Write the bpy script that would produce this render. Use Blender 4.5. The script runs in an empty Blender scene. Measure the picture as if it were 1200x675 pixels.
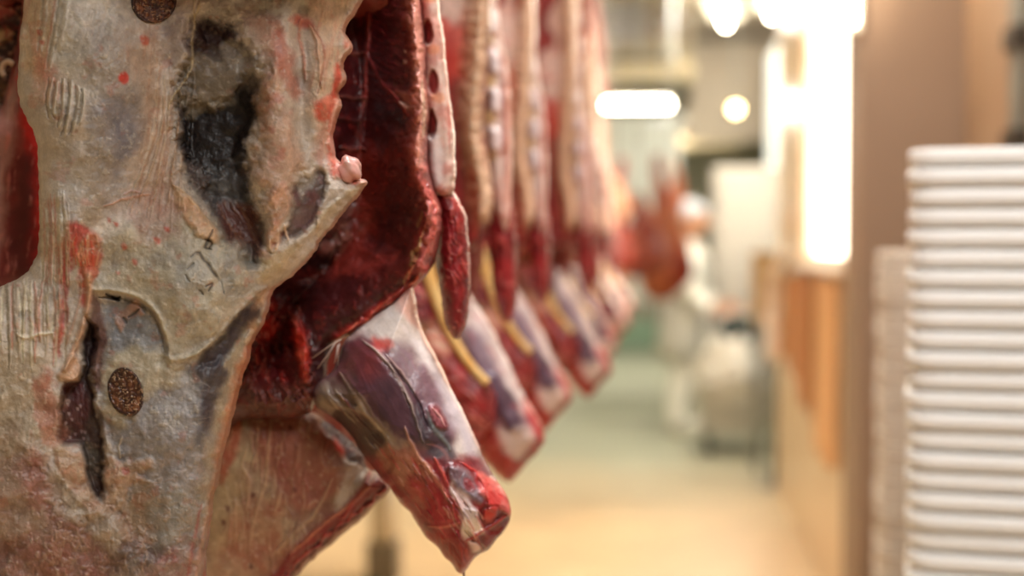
import bpy, bmesh, math, random
import numpy as np
from mathutils import Vector, Matrix
random.seed(4)
PI = math.pi
scene = bpy.context.scene
COL = scene.collection

# ------------------------------------------------------------------ camera
FPX = 1667.0
VPX, VPY = 760.0, 280.0
TH = math.atan((337.5 - VPY) / FPX)
PS = math.atan((VPX - 600) / FPX * math.cos(TH))
CAM = np.array([0.0, 0.0, 1.3])
Fv = np.array([-math.sin(PS) * math.cos(TH), math.cos(PS) * math.cos(TH), -math.sin(TH)])
Rv = np.array([math.cos(PS), math.sin(PS), 0.0])
Uv = np.cross(Rv, Fv)
cd = bpy.data.cameras.new('camera')
cam = bpy.data.objects.new('camera', cd)
COL.objects.link(cam)
cam.matrix_world = Matrix(((Rv[0], Uv[0], -Fv[0], CAM[0]), (Rv[1], Uv[1], -Fv[1], CAM[1]),
                           (Rv[2], Uv[2], -Fv[2], CAM[2]), (0, 0, 0, 1)))
cd.sensor_width = 36.0
cd.lens = 36.0 * FPX / 1200.0
cd.clip_start = 0.05
cd.dof.use_dof = True
cd.dof.focus_distance = 1.19
cd.dof.aperture_fstop = 0.05001 / 0.022
scene.camera = cam


def P(px, py, D):
    """world point seen at photo pixel px,py at distance D down the aisle (world Y)"""
    px = np.asarray(px, float); py = np.asarray(py, float)
    d = (Fv[None, :] + ((px - 600) / FPX).reshape(-1, 1) * Rv[None, :]
         + ((337.5 - py) / FPX).reshape(-1, 1) * Uv[None, :])
    s = np.broadcast_to(np.asarray(D, float).reshape(-1), (d.shape[0],)) / d[:, 1]
    return CAM[None, :] + d * s[:, None]


def p1(px, py, D):
    return Vector(P(px, py, D)[0])


def lin(c):
    c = np.asarray(c, float) / 255.0
    return np.where(c <= 0.04045, c / 12.92, ((c + 0.055) / 1.055) ** 2.4)


def lin4(c):
    l = lin(c)
    return (float(l[0]), float(l[1]), float(l[2]), 1.0)


# ------------------------------------------------------------------ numpy noise
_rng = np.random.RandomState(11)
_tab = _rng.rand(512, 512)


def vnoise(x, y, seed=0):
    x = x + seed * 17.31 + 1000; y = y + seed * 9.77 + 1000
    xi = np.floor(x).astype(int); yi = np.floor(y).astype(int)
    fx = x - xi; fy = y - yi
    fx = fx * fx * (3 - 2 * fx); fy = fy * fy * (3 - 2 * fy)
    a = _tab[yi % 512, xi % 512]; b = _tab[yi % 512, (xi + 1) % 512]
    c = _tab[(yi + 1) % 512, xi % 512]; d = _tab[(yi + 1) % 512, (xi + 1) % 512]
    return (a * (1 - fx) + b * fx) * (1 - fy) + (c * (1 - fx) + d * fx) * fy


def fbm(x, y, sc, octv=4, seed=0, gain=0.5):
    t = 0; amp = 1; tot = 0
    for k in range(octv):
        t = t + amp * vnoise(x / sc, y / sc, seed + k * 3)
        tot += amp; amp *= gain; sc = sc / 2.03
    return t / tot * 2 - 1          # about -1..1


def streak(x, y, ang, ln, wd, seed=0, octv=4):
    a = math.radians(ang); u = x * math.cos(a) + y * math.sin(a); v = -x * math.sin(a) + y * math.cos(a)
    u = u + fbm(x, y, ln * 1.5, 2, seed + 5) * ln * .5
    v = v + fbm(x, y, ln * 1.2, 2, seed + 8) * wd * 1.5
    return fbm(u / ln, v / wd, 1.0, octv, seed)


def spline(pts, n=6, closed=True):
    p = np.array(pts, float); out = []; m = len(p)
    rng = range(m) if closed else range(m - 1)
    for i in rng:
        if closed:
            a, b, c, d = p[i - 1], p[i], p[(i + 1) % m], p[(i + 2) % m]
        else:
            a, b, c, d = p[max(i - 1, 0)], p[i], p[i + 1], p[min(i + 2, m - 1)]
        for k in range(n):
            t = k / n
            out.append(.5 * ((2 * b) + (c - a) * t + (2 * a - 5 * b + 4 * c - d) * t * t + (-a + 3 * b - 3 * c + d) * t ** 3))
    if not closed: out.append(p[-1])
    return np.array(out)


def sdf_poly(x, y, poly):
    """signed distance, inside positive"""
    sh = x.shape; x = x.ravel(); y = y.ravel()
    best = np.full(x.shape, 1e18); ins = np.zeros(x.shape, bool)
    n = len(poly)
    for i in range(n):
        ax, ay = poly[i]; bx, by = poly[(i + 1) % n]
        ex, ey = bx - ax, by - ay; L = ex * ex + ey * ey + 1e-12
        t = np.clip(((x - ax) * ex + (y - ay) * ey) / L, 0, 1)
        d = (x - ax - t * ex) ** 2 + (y - ay - t * ey) ** 2
        np.minimum(best, d, out=best)
        if ay != by:
            c = ((ay > y) != (by > y)) & (x < (bx - ax) * (y - ay) / (by - ay) + ax)
            ins ^= c
    d = np.sqrt(best)
    return np.where(ins, d, -d).reshape(sh)


def dist_line(x, y, pts):
    """distance to an open polyline and the position 0..1 along it"""
    sh = x.shape; x = x.ravel(); y = y.ravel()
    best = np.full(x.shape, 1e18); pos = np.zeros(x.shape); n = len(pts) - 1
    for i in range(n):
        ax, ay = pts[i]; bx, by = pts[i + 1]
        ex, ey = bx - ax, by - ay; L = ex * ex + ey * ey + 1e-12
        t = np.clip(((x - ax) * ex + (y - ay) * ey) / L, 0, 1)
        d = (x - ax - t * ex) ** 2 + (y - ay - t * ey) ** 2
        m = d < best
        best = np.where(m, d, best); pos = np.where(m, (i + t) / n, pos)
    return np.sqrt(best).reshape(sh), pos.reshape(sh)


def sstep(a, b, v):
    t = np.clip((v - a) / (b - a), 0, 1)
    return t * t * (3 - 2 * t)


class Sculpt:
    """A solid of flesh: an outline with a domed front, modelled and coloured patch by patch, and a rounded back."""
    def __init__(s, poly, step=1.5, rough=1.5, smooth=5):
        s.poly = spline(poly, smooth); s.rough = rough; s.step = step
        x0, y0 = s.poly.min(0) - step * 3; x1, y1 = s.poly.max(0) + step * 3
        s.xs = np.arange(x0, x1, step); s.ys = np.arange(y0, y1, step)
        s.x, s.y = np.meshgrid(s.xs, s.ys)
        s.sd = s.outline(s.x, s.y)
        s.h = np.zeros(s.x.shape); s.c = np.zeros(s.x.shape + (3,)); s.seed = 1

    def outline(s, x, y):
        wx = x + fbm(x, y, 14, 3, 40) * s.rough * 2; wy = y + fbm(x, y, 14, 3, 47) * s.rough * 2
        return sdf_poly(wx, wy, s.poly)

    def dome(s, th, edge, p=.5):
        t = np.clip(s.sd / edge, 0, 1)
        s.h += th * (1 - (1 - t) ** 2) ** p
        return s

    def base(s, c, c2=None, sc=40, seed=0):
        s.c[:] = lin(c)
        if c2 is not None: s.mix(sstep(-.35, .35, fbm(s.x, s.y, sc, 4, seed)), c2)
        return s

    def mix(s, w, c, sl=None):
        c = lin(c)
        if sl is None: s.c += (c - s.c) * w[..., None]
        else: s.c[sl] += (c - s.c[sl]) * w[..., None]

    def win(s, pts, pad):
        pts = np.array(pts)
        i0 = max(0, int((pts[:, 0].min() - pad - s.xs[0]) / s.step)); i1 = int((pts[:, 0].max() + pad - s.xs[0]) / s.step) + 2
        j0 = max(0, int((pts[:, 1].min() - pad - s.ys[0]) / s.step)); j1 = int((pts[:, 1].max() + pad - s.ys[0]) / s.step) + 2
        if i1 <= 0 or j1 <= 0: return None
        return (slice(j0, max(j1, j0)), slice(i0, max(i1, i0)))

    def patch(s, pts, c=None, a=1, soft=5, wob=5, h=0, ws=18, c2=None, fib=None, fh=0, fa=.6, hs=None):
        """tinted area with a ragged edge; h raises it, fib=(angle,len,width) lays fibres of colour c2 and height fh"""
        s.seed += 1
        pts = spline(pts, 4); sl = s.win(pts, wob * 2 + soft * 2 + 4)
        if sl is None: return s
        x, y = s.x[sl], s.y[sl]
        if x.size == 0: return s
        wx = x + fbm(x, y, ws, 4, s.seed) * wob * 1.6; wy = y + fbm(x, y, ws, 4, s.seed + 50) * wob * 1.6
        d = sdf_poly(wx, wy, pts); w = sstep(-soft, soft, d)
        if c is not None: s.mix(w * a, c, sl)
        if fib is not None:
            f = streak(x, y, *fib, seed=s.seed)
            if c2 is not None: s.mix(w * a * fa * sstep(0, .45, f), c2, sl)
            s.h[sl] += w * f * fh
        elif c2 is not None:
            s.mix(w * a * fa * sstep(-.1, .5, fbm(x, y, ws * .7, 4, s.seed + 7)), c2, sl)
        if h: s.h[sl] += h * (w if hs is None else sstep(-hs, hs, d))
        return s

    def line(s, pts, wd, c=None, a=1, h=0, taper=True, wob=1.5, sharp=False):
        s.seed += 1
        pts = spline(pts, 5, False); sl = s.win(pts, wd * 3 + 4)
        if sl is None: return s
        x, y = s.x[sl], s.y[sl]
        if x.size == 0: return s
        wx = x + fbm(x, y, 9, 3, s.seed) * wob; wy = y + fbm(x, y, 9, 3, s.seed + 31) * wob
        d, t = dist_line(wx, wy, pts)
        W = wd * (np.sqrt(np.clip(4 * t * (1 - t), 0.03, 1)) if taper else 1)
        w = sstep(1.15, .75, d / W) if sharp else np.exp(-(d / W) ** 2 * 1.4)
        if c is not None: s.mix(w * a, c, sl)
        if h: s.h[sl] += h * w
        return s

    def mottle(s, c, sc=10, lo=.1, hi=.5, a=.6, h=0, ang=None, ar=5, within=None):
        s.seed += 1
        f = fbm(s.x, s.y, sc, 4, s.seed) if ang is None else streak(s.x, s.y, ang, sc * ar, sc, s.seed)
        w = sstep(lo, hi, f)
        if within is not None: w = w * within
        s.mix(w * a, c); s.h += h * w
        return s

    def area(s, pts, soft=8):
        return sstep(-soft, soft, sdf_poly(s.x, s.y, spline(pts, 3)))

    def rim(s, wd, c, a=.8, h=0, side=None):
        w = sstep(wd, 0, s.sd + fbm(s.x, s.y, 8, 3, 77) * wd * .4)
        if side is not None: w = w * side
        s.mix(w * a, c); s.h += h * w
        return s

    def build(s, name, mat, parent, depth, back=.02, origin=None):
        x, y, sd = s.x, s.y, s.sd
        ins = sd > 0; ny, nx = x.shape
        cell = ins[:-1, :-1] | ins[1:, :-1] | ins[:-1, 1:] | ins[1:, 1:]
        gy, gx = np.gradient(sd, s.step)
        X, Y = x.copy(), y.copy()
        out = np.zeros_like(ins)
        out[:-1, :-1] |= cell; out[1:, :-1] |= cell; out[:-1, 1:] |= cell; out[1:, 1:] |= cell
        rimv = out & ~ins
        g2 = np.maximum(gx ** 2 + gy ** 2, .3)
        X[rimv] -= (sd * gx / g2)[rimv]; Y[rimv] -= (sd * gy / g2)[rimv]
        edge = np.clip(sd / (2.5 * s.step), 0, 1)
        hh = s.h * edge; hh[rimv] = 0
        D = depth(X, Y) if callable(depth) else np.full(X.shape, float(depth))
        fi = -np.ones(x.shape, int); fi[out] = np.arange(out.sum()); nf = out.sum()
        vf = P(X[out], Y[out], D[out] - hh[out])
        bi = fi.copy(); bi[ins] = nf + np.arange(ins.sum())
        vb = P(X[ins], Y[ins], D[ins])
        bt = back * np.clip(sd[ins] / 40, 0, 1) ** .5
        vb[:, 1] += bt + np.minimum(hh[ins], 0) * -1
        V = np.vstack([vf, vb])
        org = np.array(origin if origin is not None else (0, 0, 0), float)
        V = V - org[None, :]
        jj, ii = np.nonzero(cell)
        def q(idx, flip):
            a = idx[jj, ii]; b = idx[jj, ii + 1]; c = idx[jj + 1, ii + 1]; d = idx[jj + 1, ii]
            return np.stack([a, d, c, b] if not flip else [a, b, c, d], 1)
        keep = np.any(bi[jj, ii][:, None] >= nf, axis=1) | (bi[jj, ii + 1] >= nf) | (bi[jj + 1, ii + 1] >= nf) | (bi[jj + 1, ii] >= nf)
        F = np.vstack([q(fi, False), q(bi, True)[keep]]).astype(np.int32)
        C = np.vstack([s.c[out], s.c[ins]])
        me = bpy.data.meshes.new(name)
        me.vertices.add(len(V)); me.vertices.foreach_set('co', V.ravel())
        me.loops.add(F.size); me.loops.foreach_set('vertex_index', F.ravel())
        me.polygons.add(len(F)); me.polygons.foreach_set('loop_start', np.arange(0, F.size, 4, dtype=np.int32))
        me.polygons.foreach_set('use_smooth', np.ones(len(F), bool))
        me.update(); me.validate()
        at = me.color_attributes.new('tint', 'FLOAT_COLOR', 'POINT')
        at.data.foreach_set('color', np.hstack([np.clip(C, 0, 1), np.ones((len(C), 1))]).astype(np.float32).ravel())
        me.materials.append(mat)
        o = bpy.data.objects.new(name, me); COL.objects.link(o)
        if parent is not None: o.parent = parent
        else: o.location = org
        return o


# ------------------------------------------------------------------ materials
def new_mat(name):
    m = bpy.data.materials.new(name); m.use_nodes = True
    nt = m.node_tree; b = nt.nodes['Principled BSDF']
    return m, nt, b


def flesh_mat(name, rough=.42, wet=.35, bump=.5, fine=.25, sss=.0, coord='Object'):
    m, nt, b = new_mat(name); N = nt.nodes.new; L = nt.links.new
    at = N('ShaderNodeAttribute'); at.attribute_name = 'tint'
    tc = N('ShaderNodeTexCoord')
    n1 = N('ShaderNodeTexNoise'); n1.inputs['Scale'].default_value = 420; n1.inputs['Detail'].default_value = 5
    n2 = N('ShaderNodeTexNoise'); n2.inputs['Scale'].default_value = 95; n2.inputs['Detail'].default_value = 6
    for n in (n1, n2): L(tc.outputs[coord], n.inputs['Vector'])
    mr = N('ShaderNodeMapRange'); mr.inputs['To Min'].default_value = 1 - fine; mr.inputs['To Max'].default_value = 1 + fine
    L(n1.outputs['Fac'], mr.inputs['Value'])
    mr2 = N('ShaderNodeMapRange'); mr2.inputs['From Min'].default_value = .3; mr2.inputs['From Max'].default_value = .7
    mr2.inputs['To Min'].default_value = 1 - fine * .8; mr2.inputs['To Max'].default_value = 1 + fine * .8
    L(n2.outputs['Fac'], mr2.inputs['Value'])
    m0 = N('ShaderNodeMath'); m0.operation = 'MULTIPLY'; L(mr.outputs[0], m0.inputs[0]); L(mr2.outputs[0], m0.inputs[1])
    oi = N('ShaderNodeObjectInfo'); mo = N('ShaderNodeMapRange'); mo.inputs['To Min'].default_value = .92; mo.inputs['To Max'].default_value = 1.1; L(oi.outputs['Random'], mo.inputs['Value'])
    mu = N('ShaderNodeMath'); mu.operation = 'MULTIPLY'; L(m0.outputs[0], mu.inputs[0]); L(mo.outputs[0], mu.inputs[1])
    mx = N('ShaderNodeVectorMath'); mx.operation = 'SCALE'; L(at.outputs['Color'], mx.inputs[0]); L(mu.outputs[0], mx.inputs['Scale'])
    L(mx.outputs[0], b.inputs['Base Color'])
    rr = N('ShaderNodeMapRange'); rr.inputs['To Min'].default_value = rough - .14; rr.inputs['To Max'].default_value = rough + .18
    L(n2.outputs['Fac'], rr.inputs['Value']); L(rr.outputs[0], b.inputs['Roughness'])
    b.inputs['Coat Weight'].default_value = wet; b.inputs['Coat Roughness'].default_value = .22
    if sss:
        b.inputs['Subsurface Weight'].default_value = sss; b.inputs['Subsurface Scale'].default_value = .006
        b.inputs['Subsurface Radius'].default_value = (1, .35, .2)
    bp = N('ShaderNodeBump'); bp.inputs['Strength'].default_value = bump; bp.inputs['Distance'].default_value = .0022
    ad = N('ShaderNodeMath'); ad.operation = 'MULTIPLY_ADD'; ad.inputs[1].default_value = .45
    L(n1.outputs['Fac'], ad.inputs[0]); L(n2.outputs['Fac'], ad.inputs[2]); L(ad.outputs[0], bp.inputs['Height'])
    L(bp.outputs[0], b.inputs['Normal'])
    return m


def plain_mat(name, c, rough=.5, metal=0, c2=None, sc=6, bump=0, emit=0, spec=.5, trans=0, stretch=None, coat=0, alpha=1):
    m, nt, b = new_mat(name); N = nt.nodes.new; L = nt.links.new
    tc = N('ShaderNodeTexCoord'); mp = N('ShaderNodeMapping'); L(tc.outputs['Object'], mp.inputs[0])
    if stretch: mp.inputs['Scale'].default_value = stretch
    n = N('ShaderNodeTexNoise'); n.inputs['Scale'].default_value = sc; n.inputs['Detail'].default_value = 5; L(mp.outputs[0], n.inputs['Vector'])
    r = N('ShaderNodeValToRGB'); r.color_ramp.elements[0].position = .35; r.color_ramp.elements[1].position = .65
    if c2 is None: c2 = tuple(v * .9 for v in c)
    r.color_ramp.elements[0].color = lin4(c); r.color_ramp.elements[1].color = lin4(c2)
    L(n.outputs['Fac'], r.inputs[0]); L(r.outputs[0], b.inputs['Base Color'])
    b.inputs['Roughness'].default_value = rough; b.inputs['Metallic'].default_value = metal
    b.inputs['Transmission Weight'].default_value = trans; b.inputs['Coat Weight'].default_value = coat
    b.inputs['Alpha'].default_value = alpha
    if emit:
        b.inputs['Emission Color'].default_value = lin4(c); b.inputs['Emission Strength'].default_value = emit
    if bump:
        bp = N('ShaderNodeBump'); bp.inputs['Strength'].default_value = bump; bp.inputs['Distance'].default_value = .01
        L(n.outputs['Fac'], bp.inputs['Height']); L(bp.outputs[0], b.inputs['Normal'])
    return m


# ------------------------------------------------------------------ objects
def tag(o, label=None, cat=None, group=None, kind=None):
    if label: o['label'] = label
    if cat: o['category'] = cat
    if group: o['group'] = group
    if kind: o['kind'] = kind
    return o


def empty(name, loc, rz=0, label=None, cat=None, group=None):
    o = bpy.data.objects.new(name, None); COL.objects.link(o)
    o.location = loc; o.rotation_euler = (0, 0, rz); o.empty_display_size = .05
    return tag(o, label, cat, group)


def meshobj(name, bm, mat, parent=None, smooth=True, loc=None):
    me = bpy.data.meshes.new(name)
    bmesh.ops.recalc_face_normals(bm, faces=bm.faces)
    bm.to_mesh(me); bm.free()
    if mat: me.materials.append(mat)
    for p in me.polygons: p.use_smooth = smooth
    o = bpy.data.objects.new(name, me); COL.objects.link(o)
    if parent: o.parent = parent
    if loc is not None: o.location = loc
    return o


def box(bm, x0, x1, y0, y1, z0, z1, bevel=0, M=None):
    r = bmesh.ops.create_cube(bm, size=1); vs = r['verts']
    for v in vs:
        v.co = Vector(((x0 + x1) / 2 + v.co.x * (x1 - x0), (y0 + y1) / 2 + v.co.y * (y1 - y0), (z0 + z1) / 2 + v.co.z * (z1 - z0)))
    if bevel:
        es = list({e for v in vs for e in v.link_edges})
        g = bmesh.ops.bevel(bm, geom=es, offset=bevel, segments=2, affect='EDGES', profile=.5)
        vs = list({v for f in g['faces'] for v in f.verts} | {v for v in vs if v.is_valid})
    if M is not None:
        for v in vs: v.co = M @ v.co
    return vs


def tube(bm, pts, rad, seg=12, caps=True):
    pts = [Vector(p) for p in pts]; n = len(pts)
    if not hasattr(rad, '__len__'): rad = [rad] * n
    rings = []; up = None
    for i, p in enumerate(pts):
        t = (pts[min(i + 1, n - 1)] - pts[max(i - 1, 0)]).normalized()
        if up is None: up = Vector((1, 0, 0)) if abs(t.x) < .8 else Vector((0, 1, 0))
        a = (up - t * up.dot(t)).normalized(); b = t.cross(a); up = a
        rings.append([bm.verts.new(p + (a * math.cos(2 * PI * k / seg) + b * math.sin(2 * PI * k / seg)) * rad[i]) for k in range(seg)])
    for r0, r1 in zip(rings, rings[1:]):
        for k in range(seg): bm.faces.new((r0[k], r0[(k + 1) % seg], r1[(k + 1) % seg], r1[k]))
    if caps:
        bm.faces.new(rings[0][::-1]); bm.faces.new(rings[-1])


def copy_tree(o, parent=None):
    c = o.copy(); COL.objects.link(c)
    if parent is not None: c.parent = parent
    for ch in list(o.children): copy_tree(ch, c)
    return c


FAT = flesh_mat('fat_covered_flesh', rough=.5, wet=.07, bump=.5, fine=.2)
MEAT = flesh_mat('red_meat', rough=.42, wet=.3, bump=.5, fine=.25)
SHEEN = flesh_mat('membrane_flesh', rough=.42, wet=.3, bump=.14, fine=.14)
STEEL = plain_mat('stainless_steel', (170, 170, 165), rough=.3, metal=1, sc=30, c2=(150, 150, 148))
EXPOSURE = 0.1
# ------------------------------------------------------------------ the near side of beef (left, in focus)
near = empty('beef_side', tuple(P(180, 675, 1.2)[0]), label='nearest pale fat-covered side of beef with two brown oval stamps, hanging at left',
             cat='side of beef')
ON = np.array(near.location)
S = Sculpt([(38, -120), (34, -40), (28, 10), (24, 50), (21, 95), (24, 125), (36, 150), (44, 175), (46, 230), (44, 290), (38, 312), (20, 328), (0, 336),
            (-40, 345), (-60, 500), (-60, 720), (60, 735), (230, 735), (238, 690), (241, 640), (247, 600), (253, 570), (259, 540), (266, 512), (274, 480),
            (281, 450), (288, 428), (294, 408), (299, 392), (306, 380), (313, 362), (318, 345), (328, 334), (345, 320), (362, 302), (377, 280), (392, 262),
            (406, 243), (420, 228), (429, 214), (422, 208), (414, 208), (405, 196), (394, 186), (391, 172), (389, 160), (392, 146), (397, 132), (400, 120),
            (397, 108), (403, 98), (405, 90), (400, 78), (402, 68), (410, 60), (412, 50), (406, 42), (402, 36), (409, 22), (418, 10), (426, -10), (432, -60),
            (430, -120)], step=1.0, rough=1.3, smooth=4)
S.base((208, 198, 186), (190, 178, 164), 60, 3)
S.dome(.032, 55)
x, y = S.x, S.y
S.h += .034 * np.exp(-(((x - 105) / 62) ** 2 + ((y - 90) / 150) ** 2)) + .026 * np.exp(-(((x - 328) / 32) ** 2 + ((y - 120) / 130) ** 2)) + .01 * np.exp(-(((x - 378) / 16) ** 2 + ((y - 100) / 110) ** 2)) - .012 * np.exp(-(((x - 352) / 10) ** 2 + ((y - 110) / 90) ** 2)) + .014 * np.exp(-(((x - 75) / 30) ** 2 + ((y - 250) / 60) ** 2)) - .012 * np.exp(-(((x - 190) / 26) ** 2 + ((y - 120) / 120) ** 2)) + .016 * np.exp(-(((x - 220) / 70) ** 2 + ((y - 330) / 50) ** 2)) \
    + .022 * np.exp(-(((x - 210) / 70) ** 2 + ((y - 520) / 180) ** 2)) + .012 * np.exp(-(((x - 30) / 60) ** 2 + ((y - 560) / 200) ** 2))
S.h += fbm(x, y, 70, 3, 9) * .006 + fbm(x, y, 16, 3, 19) * .0012
# upper left: smooth pale bulge with grey-blue bruised band
S.patch([(70, -60), (160, -60), (165, 20), (160, 80), (120, 110), (80, 90), (60, 60), (62, 0)], (208, 203, 190), .8, 14, 10, c2=(190, 188, 182))
S.patch([(34, -60), (60, -60), (58, 40), (52, 90), (30, 85), (28, 20)], (200, 172, 136), .8, 6, 4, c2=(186, 120, 96), fib=(96, 40, 5), fh=.0006)
S.patch([(44, 60), (62, 70), (72, 100), (60, 120), (40, 110)], (202, 150, 126), .55, 8, 8, c2=(192, 88, 70))
S.patch([(100, 40), (160, 30), (170, 90), (150, 130), (110, 115), (96, 80)], (158, 148, 138), .7, 18, 12, c2=(142, 132, 124))
S.patch([(112, 120), (160, 110), (172, 150), (150, 200), (132, 240), (112, 200), (105, 150)], (140, 138, 140), .7, 16, 12, c2=(118, 116, 124))
S.patch([(130, 140), (150, 130), (160, 155), (146, 190), (132, 185)], (104, 104, 118), .6, 14, 8)
S.patch([(86, 190), (118, 170), (124, 220), (112, 265), (92, 262)], (150, 138, 120), .6, 12, 8, h=.003, hs=14)
S.patch([(60, 200), (82, 190), (92, 230), (96, 290), (84, 300), (68, 250)], (206, 204, 202), .7, 10, 6, c2=(186, 178, 186))
S.patch([(90, 300), (160, 260), (250, 255), (300, 330), (292, 345), (230, 415), (200, 418), (182, 372), (150, 345), (112, 338)], (182, 174, 152), .9, 12, 8, c2=(160, 158, 150), h=.003, hs=10)
S.patch([(150, 60), (185, 40), (195, 140), (200, 230), (170, 260), (150, 220), (165, 150)], (186, 158, 132), .6, 12, 10, c2=(176, 126, 96), fib=(95, 50, 5), fh=.0006)
S.patch([(150, 225), (200, 215), (215, 270), (180, 290), (150, 270)], (170, 140, 128), .6, 12, 12, c2=(168, 110, 92))
# folds in the fat at left
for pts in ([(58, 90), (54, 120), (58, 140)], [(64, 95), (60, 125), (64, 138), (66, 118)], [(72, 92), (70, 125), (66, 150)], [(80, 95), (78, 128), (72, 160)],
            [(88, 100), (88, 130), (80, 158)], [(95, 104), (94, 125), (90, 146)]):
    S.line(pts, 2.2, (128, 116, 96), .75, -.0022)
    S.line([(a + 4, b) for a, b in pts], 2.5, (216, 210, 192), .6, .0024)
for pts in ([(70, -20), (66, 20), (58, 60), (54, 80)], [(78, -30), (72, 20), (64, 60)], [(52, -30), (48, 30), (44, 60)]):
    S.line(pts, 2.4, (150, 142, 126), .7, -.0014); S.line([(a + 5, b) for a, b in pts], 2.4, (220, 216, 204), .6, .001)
S.line([(62, -60), (66, -20), (60, 30), (50, 85)], 2, (186, 110, 84), .5)
# red fleck, specks
S.patch([(138, 86), (146, 84), (149, 94), (143, 98), (138, 93)], (196, 44, 30), .95, 2, 2)
for a, b, r in ((146, 288, 3), (158, 307, 3), (136, 262, 2.5), (128, 258, 2), (184, 282, 4), (46, 38, 3), (50, 50, 2.5), (138, 320, 2), (170, 48, 5), (196, 268, 3)):
    S.patch([(a - r, b - r), (a + r, b - r * .6), (a + r * .8, b + r), (a - r * .5, b + r)], (188, 74, 46), .75, 2, 1.5)
# long ridge of fibres fanning down from (205,90)
for k in range(16):
    a0 = 175 + k * 2.6 + random.uniform(-3, 3)
    S.line([(a0 + 12, 90 + random.uniform(-20, 20)), (a0 + 8, 150), (a0 - 8 + k, 200), (a0 - 25 + k * 2.2, 250 + random.uniform(-20, 20))], 1.6,
           random.choice([(206, 172, 128), (210, 190, 156), (178, 128, 96), (150, 120, 96)]), .35, .0012)
# dark muscle window between the fat (top middle)
S.patch([(226, 24), (270, 30), (300, 80), (304, 110), (296, 150), (288, 190), (298, 240), (306, 300), (292, 302), (262, 268), (238, 232), (215, 190), (208, 140), (212, 108), (222, 70)],
        (76, 62, 58), .96, 7, 9, h=-.022, c2=(96, 92, 88), hs=16)
S.patch([(218, 130), (262, 122), (300, 92), (302, 120), (290, 165), (288, 200), (250, 205), (222, 190), (214, 160)], (14, 5, 6), .98, 6, 9, h=-.003, ws=14)
S.patch([(220, 40), (262, 32), (286, 46), (270, 58), (230, 66)], (44, 16, 18), .85, 7, 9)
S.patch([(216, 80), (262, 62), (296, 62), (298, 78), (270, 110), (240, 130), (216, 128)], (126, 116, 100), .85, 8, 9, c2=(152, 140, 120), h=.004, hs=8)
S.patch([(262, 52), (288, 56), (292, 82), (276, 84)], (176, 170, 160), .7, 6, 6)
S.patch([(240, 205), (290, 205), (298, 240), (276, 250), (250, 240)], (60, 60, 60), .8, 7, 8, c2=(112, 112, 108))
S.patch([(252, 245), (292, 238), (306, 292), (300, 302), (276, 286)], (92, 46, 38), .85, 6, 6, c2=(124, 84, 60), fib=(60, 20, 3), fh=.0008)
for k in range(16):
    a = random.uniform(222, 296); b = random.uniform(195, 265)
    S.patch([(a - 2, b - 2), (a + 2, b - 1.5), (a + 1.6, b + 2.4), (a - 1.4, b + 2)], (140, 138, 136), random.uniform(.2, .55), 1.5, 2.5)
# thin white vessel left of the window
S.line([(232, -10), (227, 10), (228, 30), (224, 50), (227, 70), (218, 92), (205, 110), (196, 130)], 1.7, (214, 196, 156), .85, .0014)
S.line([(236, -10), (233, 8), (229, 22)], 1.6, (206, 190, 140), .7, .001)
S.patch([(180, 30), (222, 20), (226, 60), (205, 80), (186, 60)], (122, 108, 104), .55, 12, 10, c2=(110, 80, 80))
# top middle grey film
S.patch([(235, -60), (330, -60), (350, 0), (330, 14), (300, 16), (262, 22), (236, 10)], (158, 152, 146), .8, 12, 8, c2=(186, 184, 174))
S.patch([(300, 8), (322, -4), (372, -2), (378, 10), (350, 18), (312, 20)], (190, 192, 178), .8, 8, 6, c2=(150, 150, 136))
S.patch([(292, 20), (320, 16), (334, 60), (326, 90), (306, 60)], (178, 134, 108), .7, 10, 8)
# right ridge: pale, pink and red edge
S.patch([(350, -60), (430, -60), (412, 20), (402, 45), (404, 90), (396, 130), (388, 170), (370, 160), (360, 100), (366, 40)], (214, 192, 168), .85, 8, 6, c2=(206, 150, 128), fib=(92, 30, 5), fh=.0012)
S.patch([(306, 100), (330, 86), (340, 130), (346, 160), (354, 190), (346, 210), (330, 230), (316, 260), (308, 230), (302, 170)], (200, 168, 148), .85, 8, 8, c2=(186, 112, 104), h=.009, hs=12)
S.patch([(320, 40), (332, 36), (346, 80), (356, 110), (346, 116), (330, 84)], (176, 92, 70), .7, 6, 5, h=-.002)
S.patch([(342, 24), (350, 16), (362, 24), (370, 32), (360, 34), (350, 28)], (200, 72, 54), .7, 4, 4)
S.line([(352, 22), (350, 40), (356, 70), (358, 95)], 3, (206, 140, 118), .8, .003)
S.line([(362, 28), (372, 50), (376, 90), (378, 104)], 3, (214, 176, 150), .8, .003)
S.line([(366, 30), (380, 60), (376, 95), (372, 110)], 2, (176, 104, 80), .6, -.0015)
S.patch([(392, 76), (400, 84), (398, 112), (392, 132), (386, 142), (372, 138), (372, 120), (384, 108)], (206, 78, 56), .92, 4, 4, c2=(226, 146, 120))
S.patch([(404, 40), (412, 46), (411, 56), (404, 58)], (214, 120, 98), .8, 3, 2)
S.patch([(386, 140), (394, 146), (392, 176), (400, 190), (412, 204), (424, 210), (420, 218), (402, 212), (386, 200), (382, 170)], (208, 100, 80), .92, 4, 3, h=.003, c2=(232, 186, 164))
S.line([(396, 120), (389, 150), (389, 172), (398, 192), (412, 206), (426, 214)], 3.2, (236, 190, 172), .85, .003, taper=False)
S.line([(409, 16), (402, 36), (411, 52), (400, 70), (405, 90), (398, 106), (399, 124)], 3, (232, 200, 180), .75, .003, taper=False)
S.patch([(378, 150), (386, 146), (384, 190), (376, 200), (372, 180)], (188, 128, 112), .6, 6, 5)
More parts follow.
